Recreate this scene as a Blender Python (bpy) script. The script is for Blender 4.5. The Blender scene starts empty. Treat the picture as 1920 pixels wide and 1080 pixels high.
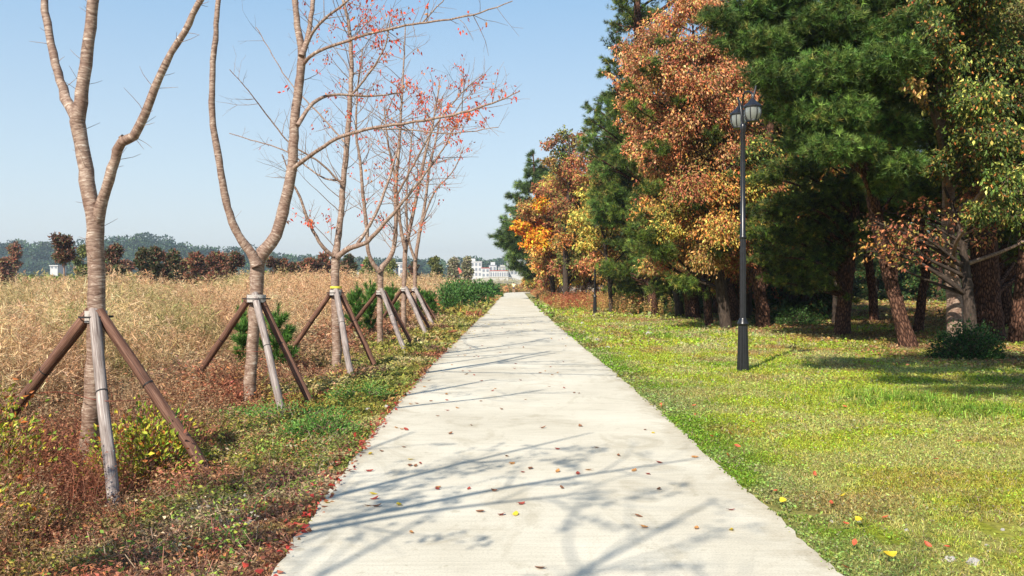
import bpy, math, random
import numpy as np
from mathutils import Vector
SC = bpy.context.scene
R = np.random.default_rng(7)
random.seed(7)
F = 1650.0                      # focal length of the camera in photograph pixels

# ---------------------------------------------------------------- camera, world, sun
cam = bpy.data.cameras.new('camera'); co = bpy.data.objects.new('camera', cam)
SC.collection.objects.link(co); SC.camera = co
co.location = (0, 0, 1.6); co.rotation_euler = (math.radians(90), 0, 0)
cam.sensor_width = 36; cam.lens = F/1920*36; cam.shift_x = -2/1920; cam.shift_y = -10/1920
cam.clip_start = .05; cam.clip_end = 6000
AZ, EL = math.radians(27), math.radians(39)
w = bpy.data.worlds.new('World'); SC.world = w; w.use_nodes = True
nt = w.node_tree; bg = nt.nodes['Background']
sky = nt.nodes.new('ShaderNodeTexSky'); sky.sky_type = 'NISHITA'; sky.sun_disc = False
sky.sun_elevation = EL; sky.sun_rotation = AZ + math.pi
sky.air_density = 1.15; sky.dust_density = 0.6; sky.ozone_density = 2.0; sky.altitude = 20
tc = nt.nodes.new('ShaderNodeTexCoord'); sp = nt.nodes.new('ShaderNodeSeparateXYZ'); nt.links.new(tc.outputs['Generated'], sp.inputs[0])
rp = nt.nodes.new('ShaderNodeValToRGB'); rp.color_ramp.elements.new(.5); rp.color_ramp.elements.new(.5)
for e_, (p_, c_) in zip(rp.color_ramp.elements, ((0, (.53, .555, .57)), (.12, (.40, .49, .56)), (.33, (.195, .345, .52)), (1, (.07, .17, .38)))): e_.position = p_; e_.color = (*c_, 1)
nt.links.new(sp.outputs[2], rp.inputs[0])
vm = nt.nodes.new('ShaderNodeVectorMath'); vm.operation = 'SCALE'; vm.inputs['Scale'].default_value = 1/.115; nt.links.new(rp.outputs[0], vm.inputs[0])
mx = nt.nodes.new('ShaderNodeMix'); mx.data_type = 'RGBA'; mx.inputs[0].default_value = .8
nt.links.new(sky.outputs[0], mx.inputs[6]); nt.links.new(vm.outputs[0], mx.inputs[7])
nt.links.new(mx.outputs[2], bg.inputs[0]); bg.inputs[1].default_value = .115
sl = bpy.data.lights.new('sun', 'SUN'); sl.energy = 5; sl.angle = math.radians(.6); sl.color = (1, .93, .82)
so = bpy.data.objects.new('sun', sl); SC.collection.objects.link(so)
so.rotation_euler = Vector((math.sin(AZ)*math.cos(EL), math.cos(AZ)*math.cos(EL), -math.sin(EL))).to_track_quat('-Z', 'Y').to_euler()
SC.view_settings.view_transform = 'Standard'; SC.view_settings.look = 'None'
SC.view_settings.exposure = .70; SC.view_settings.gamma = 1
SC.cycles.max_bounces = 6; SC.cycles.transparent_max_bounces = 8
SC.cycles.diffuse_bounces = 3; SC.cycles.transmission_bounces = 4

# ---------------------------------------------------------------- helpers
def W(px, py, d):               # point seen at a photograph pixel at distance d
    return np.array([(px-962)/F*d, d, 1.6-(py-530)/F*d])
def unit(v):
    v = np.asarray(v, float); return v/np.maximum(np.linalg.norm(v, axis=-1, keepdims=True), 1e-9)
def _h(ix, iy, s):
    n = np.sin(ix*127.1+iy*311.7+s*74.7)*43758.5453
    return n-np.floor(n)
def vn(x, y, sc, s=0):
    x = np.asarray(x, float)/sc; y = np.asarray(y, float)/sc
    ix, iy = np.floor(x), np.floor(y); fx, fy = x-ix, y-iy
    fx = fx*fx*(3-2*fx); fy = fy*fy*(3-2*fy)
    return (_h(ix, iy, s)*(1-fx)+_h(ix+1, iy, s)*fx)*(1-fy)+(_h(ix, iy+1, s)*(1-fx)+_h(ix+1, iy+1, s)*fx)*fy
def fbm(x, y, sc, s=0):
    return (vn(x, y, sc, s)*.5+vn(x, y, sc/2.1, s+1)*.3+vn(x, y, sc/4.3, s+2)*.2)
def ss(a, b, x):
    t = np.clip((np.asarray(x, float)-a)/(b-a), 0, 1); return t*t*(3-2*t)
def mixc(a, b, t):
    t = np.asarray(t)[..., None]; return np.asarray(a)*(1-t)+np.asarray(b)*t

class Acc:
    def __init__(s): s.v = []; s.n = 0; s.f = []; s.c = []; s.b = []; s.sm = []
    def add(s, v, f, col=(.5, .5, .5), bark=None, smooth=False):
        v = np.asarray(v, float).reshape(-1, 3); f = np.asarray(f, int)
        if not len(f): return
        s.f.append(f+s.n); s.v.append(v); s.n += len(v)
        c = np.asarray(col, float)
        if c.ndim == 1: c = np.tile(c, (len(f), 1))
        s.c.append(c); s.b.append(np.zeros_like(v) if bark is None else bark); s.sm.append(np.full(len(f), smooth))
    def build(s, name, mat, parent=None, origin=(0, 0, 0)):
        if not s.v: return None
        o0 = np.asarray(origin, float)
        V = np.concatenate(s.v)-o0
        me = bpy.data.meshes.new(name)
        me.vertices.add(len(V)); me.vertices.foreach_set('co', V.ravel().astype(np.float32))
        loops = np.concatenate([f.ravel() for f in s.f])
        tot = np.concatenate([np.full(len(f), f.shape[1]) for f in s.f])
        st = np.concatenate([[0], np.cumsum(tot)[:-1]])
        me.loops.add(len(loops)); me.loops.foreach_set('vertex_index', loops.astype(np.int32))
        me.polygons.add(len(tot)); me.polygons.foreach_set('loop_start', st.astype(np.int32))
        me.polygons.foreach_set('use_smooth', np.concatenate(s.sm))
        me.update(calc_edges=True)
        C = np.concatenate(s.c); C = np.clip(np.concatenate([C, np.ones((len(C), 1))], 1), 0, 1)
        a = me.attributes.new('Col', 'FLOAT_COLOR', 'FACE'); a.data.foreach_set('color', C.ravel().astype(np.float32))
        B = np.concatenate(s.b)
        if B.any():
            a = me.attributes.new('bark', 'FLOAT_VECTOR', 'POINT'); a.data.foreach_set('vector', B.ravel().astype(np.float32))
        me.materials.append(mat)
        o = bpy.data.objects.new(name, me); SC.collection.objects.link(o)
        if parent is not None: o.parent = parent
        else: o.location = o0
        return o
def tag(o, label=None, cat=None, group=None, kind=None):
    if label: o['label'] = label
    if cat: o['category'] = cat
    if group: o['group'] = group
    if kind: o['kind'] = kind
    return o
def empty(name, loc, label, cat, group=None):
    o = bpy.data.objects.new(name, None); SC.collection.objects.link(o); o.location = loc
    o.empty_display_size = .2
    return tag(o, label, cat, group)
def copy_tree(o, loc, label=None, rz=None, sc=None):
    r = o.copy(); SC.collection.objects.link(r); r.location = loc
    if rz is not None: r.rotation_euler = (0, 0, rz)
    if sc is not None: r.scale = (sc, sc, sc)
    if label: r['label'] = label
    for ch in list(o.children):
        c = ch.copy(); SC.collection.objects.link(c); c.parent = r
        for g in list(ch.children):
            d = g.copy(); SC.collection.objects.link(d); d.parent = c
    return r

def spline(P, step):            # Catmull-Rom resampling of rows of any width
    P = np.asarray(P, float)
    if len(P) < 3: 
        n = max(2, int(np.linalg.norm(P[-1, :3]-P[0, :3])/step)+1)
        t = np.linspace(0, 1, n)[:, None]; return P[0]*(1-t)+P[-1]*t
    Q = np.vstack([2*P[0]-P[1], P, 2*P[-1]-P[-2]]); out = []
    for i in range(1, len(Q)-2):
        n = max(2, int(np.linalg.norm(Q[i+1, :3]-Q[i, :3])/step)+1)
        for t in np.arange(n)/n:
            out.append(.5*((2*Q[i])+(Q[i+1]-Q[i-1])*t+(2*Q[i-1]-5*Q[i]+4*Q[i+1]-Q[i+2])*t*t+(3*Q[i]-Q[i-1]-3*Q[i+1]+Q[i+2])*t**3))
    out.append(Q[-2]); return np.array(out)
def tube(acc, P, r, sides=8, col=(.5, .5, .5), cap=False, smooth=True, lump=0):
    P = np.asarray(P, float); n = len(P); r = np.broadcast_to(np.asarray(r, float), (n,))
    T = unit(np.gradient(P, axis=0)); a = np.array([1, 0, 0]) if abs(T[0][0]) < .8 else np.array([0, 1, 0])
    N = np.zeros((n, 3)); N[0] = unit(np.cross(T[0], a))
    for i in range(1, n): N[i] = unit(N[i-1]-T[i]*np.dot(N[i-1], T[i]))
    B = np.cross(T, N); th = np.arange(sides)*2*math.pi/sides
    rr = r[:, None]*np.ones(sides)
    if lump: rr = rr*(1+R.normal(0, lump, (n, sides)))
    V = P[:, None]+rr[..., None]*(np.cos(th)[None, :, None]*N[:, None]+np.sin(th)[None, :, None]*B[:, None])
    s = np.concatenate([[0], np.cumsum(np.linalg.norm(np.diff(P, axis=0), axis=1))])+R.uniform(0, 50)
    bk = np.stack([np.cos(th)[None]*rr, np.sin(th)[None]*rr, np.repeat(s[:, None], sides, 1)], -1)
    i = np.arange(n-1)[:, None]*sides; j = np.arange(sides)[None]; k = (j+1) % sides
    Fq = np.stack([i+j, i+k, i+sides+k, i+sides+j], -1).reshape(-1, 4)
    acc.add(V.reshape(-1, 3), Fq, col, bk.reshape(-1, 3), smooth)
    if cap:
        for e, fl in ((0, True), (n-1, False)):
            v = np.vstack([V[e], P[e:e+1]]); b = np.vstack([bk[e], [[0, 0, s[e]]]])
            f = [((a_+1) % sides, a_, sides) if fl else (a_, (a_+1) % sides, sides) for a_ in range(sides)]
            acc.add(v, f, col, b)
def twigs(acc, A, B, r0, r1, col=(.5, .5, .5)):   # many straight three-sided twigs at once
    A = np.asarray(A); B = np.asarray(B); n = len(A)
    if not n: return
    D = unit(B-A); S = unit(np.cross(D, R.normal(size=(n, 3)))); U = np.cross(D, S)
    r0 = np.broadcast_to(r0, (n,)); r1 = np.broadcast_to(r1, (n,)); vs = []
    for P, r in ((A, r0), (B, r1)):
        for k in range(3):
            t = k*2.0944; vs.append(P+r[:, None]*(math.cos(t)*S+math.sin(t)*U))
    V = np.stack(vs, 1); i = np.arange(n)[:, None]*6
    Fq = np.concatenate([i+np.array([[k, (k+1) % 3, 3+(k+1) % 3, 3+k]]) for k in range(3)])
    bk = np.concatenate([V.reshape(-1, 3)]); acc.add(V.reshape(-1, 3), Fq, col, bk)
def leaves(acc, P, D, L, Wd, col, fold=.18):
    n = len(P)
    if not n: return
    D = unit(D); S = unit(np.cross(D, R.normal(size=(n, 3)))); U = np.cross(D, S)
    L = np.broadcast_to(L, (n,))[:, None]; Wd = np.broadcast_to(Wd, (n,))[:, None]
    V = np.stack([P, P+D*L*.42+S*Wd*.5+U*Wd*fold, P+D*L-U*L*.12, P+D*L*.42-S*Wd*.5+U*Wd*fold], 1)
    acc.add(V.reshape(-1, 3), np.arange(n*4).reshape(n, 4), col)
def blades(acc, P, D, L, Wd, col, droop=.3):   # curved grass blade: a quad and a tip triangle
    n = len(P)
    if not n: return
    D = unit(D); S = unit(np.cross(D, R.normal(size=(n, 3)))); S[:, 2] *= .3; S = unit(S)
    L = np.broadcast_to(L, (n,))[:, None]; Wd = np.broadcast_to(Wd, (n,))[:, None]
    out = D.copy(); out[:, 2] = 0; out = unit(out+R.normal(size=(n, 3))*[.2, .2, 0])
    M = P+D*L*.55; T = P+D*L*(1-droop*.4)+out*L*droop; T[:, 2] -= (L*droop*.35)[:, 0]
    V = np.stack([P-S*Wd*.5, P+S*Wd*.5, M+S*Wd*.42, M-S*Wd*.42, T], 1); i = np.arange(n)[:, None]*5
    V = V.reshape(-1, 3)
    c = np.asarray(col, float); c = np.tile(c, (n, 1)) if c.ndim == 1 else c
    acc.add(V, i+np.array([[0, 1, 2, 3]]), c)
    acc.f.append(i+np.array([[3, 2, 4]])+acc.n-len(V)); acc.c.append(c); acc.sm.append(np.full(n, False))
def tufts(acc, P, D, k, L, Wd, col, spread=.75):  # pine needle tufts
    n = len(P)
    if not n: return
    P = np.repeat(P, k, 0); D = np.repeat(unit(D), k, 0); c = np.repeat(col, k, 0)*R.uniform(.75, 1.3, (n*k, 1))
    D = unit(D+R.normal(0, spread, D.shape)*.8); S = unit(np.cross(D, R.normal(size=D.shape)))
    l = (L*R.uniform(.7, 1.15, (n*k, 1)))
    T = P+D*l; T[:, 2] -= (l*.1)[:, 0]
    V = np.stack([P-S*Wd*.5, P+S*Wd*.5, T], 1)
    acc.add(V.reshape(-1, 3), np.arange(n*k*3).reshape(-1, 3), c)
def box(acc, c, s, rz=0, col=(.5, .5, .5)):
    x, y, z = np.array(s)/2
    V = np.array([[i, j, k] for i in (-x, x) for j in (-y, y) for k in (-z, z)])
    ca, sa = math.cos(rz), math.sin(rz)
    V = np.stack([V[:, 0]*ca-V[:, 1]*sa, V[:, 0]*sa+V[:, 1]*ca, V[:, 2]], 1)+np.array(c)
    acc.add(V, [(0, 1, 3, 2), (4, 6, 7, 5), (0, 4, 5, 1), (2, 3, 7, 6), (0, 2, 6, 4), (1, 5, 7, 3)], col)
def lathe(acc, c, prof, sides=16, col=(.5, .5, .5), smooth=False):
    th = np.arange(sides)*2*math.pi/sides; prof = np.array(prof, float); n = len(prof)
    V = np.array([[c[0]+r*math.cos(t), c[1]+r*math.sin(t), c[2]+z] for r, z in prof for t in th])
    i = np.arange(n-1)[:, None]*sides; j = np.arange(sides)[None]; k = (j+1) % sides
    acc.add(V, np.stack([i+j, i+k, i+sides+k, i+sides+j], -1).reshape(-1, 4), col, None, smooth)
def pick(n, pal, jit=.18):      # palette: list of (colour, weight)
    c = np.array([p[0] for p in pal]); wt = np.array([p[1] for p in pal], float)
    out = c[R.choice(len(c), n, p=wt/wt.sum())]
    return np.clip(out*(1+R.normal(0, jit, (n, 1)))*(1+R.normal(0, jit*.4, (n, 3))), 0.003, .95)

# ---------------------------------------------------------------- materials
def mat(name, rough=.8, build=None, spec=.3):
    m = bpy.data.materials.new(name); m.use_nodes = True; t = m.node_tree
    b = t.nodes['Principled BSDF']; b.inputs['Roughness'].default_value = rough
    b.inputs['Specular IOR Level'].default_value = spec
    if build: build(t, b)
    return m
def N(t, ty, **kw):
    n = t.nodes.new(ty)
    for k, v in kw.items(): setattr(n, k, v)
    return n
def ramp(t, stops, src=None, interp='LINEAR'):
    r = N(t, 'ShaderNodeValToRGB'); r.color_ramp.interpolation = interp; e = r.color_ramp.elements
    while len(e) < len(stops): e.new(.5)
    for k, (p, c) in enumerate(stops): e[k].position = p; e[k].color = (*c, 1) if len(c) == 3 else c
    if src: t.links.new(src, r.inputs[0])
    return r
def noise(t, vec, scale, detail=4, rough=.6, dist=0):
    n = N(t, 'ShaderNodeTexNoise'); n.inputs['Scale'].default_value = scale; n.inputs['Detail'].default_value = detail
    n.inputs['Roughness'].default_value = rough; n.inputs['Distortion'].default_value = dist
    if vec is not None: t.links.new(vec, n.inputs['Vector'])
    return n
def mapping(t, vec, sc):
    m = N(t, 'ShaderNodeMapping'); m.inputs['Scale'].default_value = sc; t.links.new(vec, m.inputs['Vector']); return m.outputs[0]
def mixrgb(t, fac, a, b, mode='MIX'):
    m = N(t, 'ShaderNodeMix', data_type='RGBA', blend_type=mode)
    for s, v in ((0, fac), (6, a), (7, b)):
        if hasattr(v, 'is_output'): t.links.new(v, m.inputs[s])
        else: m.inputs[s].default_value = v if s == 0 else (*v, 1)
    return m.outputs[2]
def bump(t, b, h, st, dist=.01):
    n = N(t, 'ShaderNodeBump'); n.inputs['Strength'].default_value = st; n.inputs['Distance'].default_value = dist
    t.links.new(h, n.inputs['Height']); t.links.new(n.outputs[0], b.inputs['Normal'])
def foliage(name, trans=.35, rough=.55, spec=.3):
    def f(t, b):
        a = N(t, 'ShaderNodeAttribute', attribute_name='Col'); t.links.new(a.outputs[0], b.inputs[0])
        tr = N(t, 'ShaderNodeBsdfTranslucent'); t.links.new(a.outputs[0], tr.inputs[0])
        mx = N(t, 'ShaderNodeMixShader'); mx.inputs[0].default_value = trans
        t.links.new(b.outputs[0], mx.inputs[1]); t.links.new(tr.outputs[0], mx.inputs[2])
        t.links.new(mx.outputs[0], t.nodes['Material Output'].inputs[0])
    return mat(name, rough, f, spec)
LEAF = foliage('leaf', .27); NEEDLE = foliage('needle', .15, .5); DRY = foliage('dry_grass', .3, .7); GRASS = foliage('grass_blade', .35, .6)
def f_cherry(t, b):
    a = N(t, 'ShaderNodeAttribute', attribute_name='bark')
    band = noise(t, mapping(t, a.outputs['Vector'], (11, 11, 52)), 1, 4, .72, .7)
    big = noise(t, mapping(t, a.outputs['Vector'], (5, 5, 4)), 1, 3)
    c = ramp(t, [(.30, (.10, .06, .042)), (.45, (.24, .155, .11)), (.57, (.38, .28, .21)), (.70, (.70, .62, .52))], band.outputs[0])
    c2 = ramp(t, [(.3, (.6, .5, .46)), (.7, (1, 1, 1))], big.outputs[0])
    t.links.new(mixrgb(t, 1, c.outputs[0], c2.outputs[0], 'MULTIPLY'), b.inputs[0]); bump(t, b, band.outputs[0], .8, .008)
CHERRY = mat('cherry_bark', .62, f_cherry, .4)
def f_pine(t, b):
    a = N(t, 'ShaderNodeAttribute', attribute_name='bark')
    v = N(t, 'ShaderNodeTexVoronoi', feature='DISTANCE_TO_EDGE'); v.inputs['Scale'].default_value = 1
    nz = noise(t, mapping(t, a.outputs['Vector'], (6, 6, 6)), 1, 3)
    t.links.new(mixrgb(t, .12, mapping(t, a.outputs['Vector'], (17, 17, 6)), nz.outputs['Color'], 'ADD'), v.inputs['Vector'])
    fine = noise(t, mapping(t, a.outputs['Vector'], (60, 60, 25)), 1, 4)
    c = ramp(t, [(.0, (.022, .013, .01)), (.12, (.095, .05, .034)), (.4, (.235, .135, .092))], v.outputs['Distance'])
    c2 = ramp(t, [(.3, (.55, .5, .48)), (.7, (1.25, 1.15, 1.1))], fine.outputs[0])
    t.links.new(mixrgb(t, 1, c.outputs[0], c2.outputs[0], 'MULTIPLY'), b.inputs[0])
    bump(t, b, v.outputs['Distance'], 1, .04)
def f_dark(t, b):
    a = N(t, 'ShaderNodeAttribute', attribute_name='bark'); n = noise(t, mapping(t, a.outputs['Vector'], (20, 20, 6)), 1, 5, .7)
    t.links.new(ramp(t, [(.3, (.02, .015, .012)), (.55, (.065, .047, .036)), (.75, (.135, .10, .08))], n.outputs[0]).outputs[0], b.inputs[0]); bump(t, b, n.outputs[0], .9, .02)
WOODB = mat('woodland_bark', .85, f_dark, .15)
PINE = mat('pine_bark', .9, f_pine, .1)
def f_stake(c0, c1, c2):
    def f(t, b):
        a = N(t, 'ShaderNodeAttribute', attribute_name='bark')
        n = noise(t, mapping(t, a.outputs['Vector'], (120, 120, 3)), 1, 5, .6, .5)
        n2 = noise(t, mapping(t, a.outputs['Vector'], (8, 8, 2.5)), 1, 3)
        c = ramp(t, [(.32, c0), (.5, c1), (.68, c2)], n.outputs[0])
        cc = ramp(t, [(.3, (.62, .6, .58)), (.65, (1.1, 1.1, 1.1))], n2.outputs[0])
        t.links.new(mixrgb(t, 1, c.outputs[0], cc.outputs[0], 'MULTIPLY'), b.inputs[0]); bump(t, b, n.outputs[0], .6, .006)
    return f
STAKE_B = mat('brown_wood', .75, f_stake((.05, .022, .014), (.15, .07, .045), (.27, .15, .10)))
STAKE_G = mat('grey_wood', .8, f_stake((.10, .07, .06), (.27, .22, .195), (.46, .41, .37)))
def plain(name, c, rough=.6, spec=.3, var=.15, scale=4):
    def f(t, b):
        o = N(t, 'ShaderNodeTexCoord'); n = noise(t, o.outputs['Object'], scale, 5)
        r = ramp(t, [(.3, tuple(x*(1-var) for x in c)), (.7, tuple(min(1, x*(1+var)) for x in c))], n.outputs[0])
        t.links.new(r.outputs[0], b.inputs[0])
    return mat(name, rough, f, spec)
BLACK = plain('black_paint', (.012, .012, .014), .32, .5, .4, 14)
WIRE = plain('rusty_wire', (.22, .05, .03), .6); BAND = plain('tie_band', (.42, .38, .34), .7, .3, .3, 40)
BANDY = plain('yellow_band', (.62, .55, .06), .6); RUBBER = plain('black_band', (.02, .018, .018), .6)
WHITE = plain('white_render', (.50, .50, .49), .8, .2, .06, .6); CREAM = plain('cream_render', (.44, .42, .36), .8, .2, .06, .6)
REDR = plain('red_roof', (.42, .09, .06), .8); GREYR = plain('grey_roof', (.25, .27, .3), .8); DKW = plain('brown_timber', (.09, .06, .05), .8)
CONC = plain('bridge_concrete', (.26, .235, .19), .85); RAIL = plain('pale_rail', (.38, .35, .28), .6)
STONE = plain('pale_stone', (.38, .35, .31), .9, .2, .25, 18)
def f_glass(t, b): b.inputs[0].default_value = (.2, .22, .25, 1)
GLASS = mat('window_glass', .12, f_glass, .6)
def f_lamp(t, b):
    b.inputs[0].default_value = (.30, .32, .29, 1); b.inputs['Transmission Weight'].default_value = .45; b.inputs['IOR'].default_value = 1.25
LAMPG = mat('frosted_glass', .28, f_lamp, .5)
def f_path(t, b):
    o = N(t, 'ShaderNodeTexCoord').outputs['Object']
    n1 = noise(t, o, .55, 5, .6); n2 = noise(t, o, 70, 4, .7); n3 = noise(t, mapping(t, o, (1.6, 26, 1)), 1, 4, .6, .6)
    c = ramp(t, [(.3, (.49, .44, .34)), (.5, (.575, .525, .415)), (.68, (.64, .59, .475))], n1.outputs[0])
    g = ramp(t, [(.25, (.72, .71, .69)), (.5, (1, 1, 1)), (.75, (1.08, 1.08, 1.07))], n2.outputs[0])
    br = ramp(t, [(.38, (.87, .87, .86)), (.5, (1, 1, 1)), (.7, (1.06, 1.06, 1.06))], n3.outputs[0])
    x = mixrgb(t, 1, c.outputs[0], g.outputs[0], 'MULTIPLY'); x = mixrgb(t, .55, x, br.outputs[0], 'MULTIPLY')
    vo = noise(t, o, 9, 3, .5); sp = ramp(t, [(.28, (.7, .68, .62)), (.34, (1, 1, 1))], vo.outputs[0])
    x = mixrgb(t, .6, x, sp.outputs[0], 'MULTIPLY')
    sx = N(t, 'ShaderNodeSeparateXYZ'); t.links.new(o, sx.inputs[0])
    m1 = N(t, 'ShaderNodeMath', operation='SUBTRACT'); t.links.new(sx.outputs[0], m1.inputs[0]); m1.inputs[1].default_value = .15
    m2 = N(t, 'ShaderNodeMath', operation='ABSOLUTE'); t.links.new(m1.outputs[0], m2.inputs[0])
    en = noise(t, o, 2.4, 6, .7, .8); m3 = N(t, 'ShaderNodeMath', operation='MULTIPLY_ADD'); t.links.new(en.outputs[0], m3.inputs[0]); m3.inputs[1].default_value = 1.1; t.links.new(m2.outputs[0], m3.inputs[2])
    ed = ramp(t, [(.0, (1, 1, 1)), (1, (.60, .53, .43))]); mr = N(t, 'ShaderNodeMapRange'); t.links.new(m3.outputs[0], mr.inputs[0]); mr.inputs[1].default_value = 1.98; mr.inputs[2].default_value = 2.45
    t.links.new(mr.outputs[0], ed.inputs[0]); x = mixrgb(t, .8, x, ed.outputs[0], 'MULTIPLY')
    st = noise(t, mapping(t, o, (1.3, .8, 1)), 1.1, 6, .7, 1.5); sr = ramp(t, [(.36, (.80, .78, .74)), (.46, (1, 1, 1))], st.outputs[0]); x = mixrgb(t, .7, x, sr.outputs[0], 'MULTIPLY')
    t.links.new(x, b.inputs[0])
    bump(t, b, mixrgb(t, .5, n2.outputs[0], n3.outputs[0]), .35, .006)
PATH = mat('concrete', .9, f_path, .15)
def f_ground(t, b):
    a = N(t, 'ShaderNodeAttribute', attribute_name='Col'); o = N(t, 'ShaderNodeTexCoord').outputs['Object']
    n1 = noise(t, o, 22, 6, .7); n2 = noise(t, o, 3, 4)
    g = ramp(t, [(.3, (.35, .33, .3)), (.5, (.9, .9, .9)), (.7, (1.35, 1.3, 1.2))], n1.outputs[0])
    g2 = ramp(t, [(.3, (.75, .78, .7)), (.7, (1.2, 1.12, 1.1))], n2.outputs[0])
    x = mixrgb(t, 1, a.outputs[0], g.outputs[0], 'MULTIPLY'); x = mixrgb(t, 1, x, g2.outputs[0], 'MULTIPLY')
    t.links.new(x, b.inputs[0]); bump(t, b, n1.outputs[0], .7, .03)
GROUND = mat('soil', .95, f_ground, .1)

# ---------------------------------------------------------------- ground and path
def ledge(y): return np.interp(y, [-30, 4.8, 11, 18, 40, 130, 140, 150, 160], [-1.2, -1.34, -1.53, -1.6, -1.55, -1.5, -1.0, 1.5, 6])
def redge(y): return np.interp(y, [-30, 4.8, 11, 18, 30, 60, 130, 140, 150, 160], [1.74, 1.79, 1.83, 1.8, 1.68, 1.62, 1.7, 3.0, 7, 13])
def gz(x, y):
    x = np.asarray(x, float); y = np.asarray(y, float)
    l = ledge(y)-x; r = x-redge(y)
    z = -.035-.17*ss(.1, 2.2, l)+.07*(fbm(x, y, 1.3, 5)-.5)*ss(.1, .8, np.maximum(l, r))
    z = z+.45*ss(3, 22, r)*(fbm(x, y, 14, 9)-.3)*.5
    return np.where((l < -.03) & (r < -.03), -.1, z)
GRN = np.array((.20, .29, .028)); YGR = np.array((.39, .43, .045)); TAN = np.array((.45, .36, .2)); RST = np.array((.33, .15, .075))
RED = np.array((.30, .07, .04)); DGR = np.array((.07, .14, .03)); BRN = np.array((.2, .12, .07)); PAL = np.array((.62, .48, .29))
def rcol(x, y):                 # lawn colour to the right of the path
    r = x-redge(y); n = fbm(x, y, 2.2, 20); m = fbm(x, y, .8, 30); far = ss(14, 24, y)
    c = mixc(GRN*.95, YGR, ss(.3, .62, n+.1)); c = mixc(c, GRN, (1-ss(.25, .9, r))*.85)
    c = mixc(c, TAN*1.05, ss(.44, .64, m)*(.42+.3*far)); c = mixc(c, RST*1.2, ss(.54, .7, fbm(x, y, 1.7, 41))*(.35+.3*far))
    c = mixc(c, RST*.6, ss(7.5, 11, x)*ss(.35, .6, fbm(x, y, 3, 52))*.8)
    return c
def lcol(x, y):                 # verge colour to the left of the path
    l = ledge(y)-x; n = fbm(x, y, 1.5, 60); m = fbm(x, y, .55, 70)
    c = mixc(RST*.85, BRN, ss(.35, .65, n)); c = mixc(c, RED, ss(.52, .72, fbm(x, y, 2.1, 81))*.6)
    c = mixc(c, GRN*.8, ss(.46, .6, fbm(x, y, 1.4, 91)+.14*ss(9, 11, y)*(1-ss(1.4, 2.4, l)))*(1-ss(1.8, 3, l))*.62)
    c = mixc(c, TAN, ss(.55, .75, m)*.5); c = mixc(c, PAL*.8, ss(2.9, 4.2, l)*.75)
    return c
def axis(lo, hi, knots):
    out = [lo]
    while out[-1] < hi: out.append(out[-1]+np.interp(abs(out[-1]), *knots))
    return np.array(out)
gx = axis(-1500, 1500, ([0, 6, 12, 40, 200, 1500], [.1, .16, .4, 2, 20, 300]))
gy = axis(-60, 1500, ([0, 14, 30, 60, 160, 1500], [.16, .18, .5, 1.5, 6, 300]))
X, Y = np.meshgrid(gx, gy); Z = gz(X, Y)
g = Acc(); nx, ny = len(gx), len(gy)
i, j = np.meshgrid(np.arange(nx-1), np.arange(ny-1)); i = i.ravel(); j = j.ravel()
fx = (gx[i]+gx[i+1])/2; fy = (gy[j]+gy[j+1])/2
gc = np.where((fx > 0)[:, None], rcol(fx, fy)*.7, lcol(fx, fy)*.6)
gc = np.where(((fy > 90) & (fx > -5))[:, None], TAN*.5+GRN*.3, gc)
g.add(np.stack([X, Y, Z], -1), np.stack([j*nx+i, j*nx+i+1, (j+1)*nx+i+1, (j+1)*nx+i], -1), gc, None, True)
tag(g.build('ground', GROUND), kind='structure')
p = Acc(); ys = axis(-30, 158, ([0, 25, 60, 160], [.05, .12, .5, 1])); k = len(ys)
el = ledge(ys)+(fbm(ys, ys*0, .5, 3)-.5)*.10+R.normal(0, .006, k); er = redge(ys)+(fbm(ys, ys*0+9, .5, 4)-.5)*.10+R.normal(0, .006, k)
t = np.array([0, .015, .045, .12, .5, .88, .955, .985, 1])[:, None]; xs = el*(1-t)+er*t; zz = np.zeros((9, k))+.0
V = np.concatenate([np.stack([el, ys, ys*0-.12], 1), np.stack([xs, np.tile(ys, (9, 1)), zz], -1).reshape(-1, 3), np.stack([er, ys, ys*0-.12], 1)])
fi = np.arange(k-1)
p.add(V, np.concatenate([np.stack([a*k+fi, (a+1)*k+fi, (a+1)*k+fi+1, a*k+fi+1], 1) for a in range(10)]))
tag(p.build('path', PATH), kind='structure')

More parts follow.
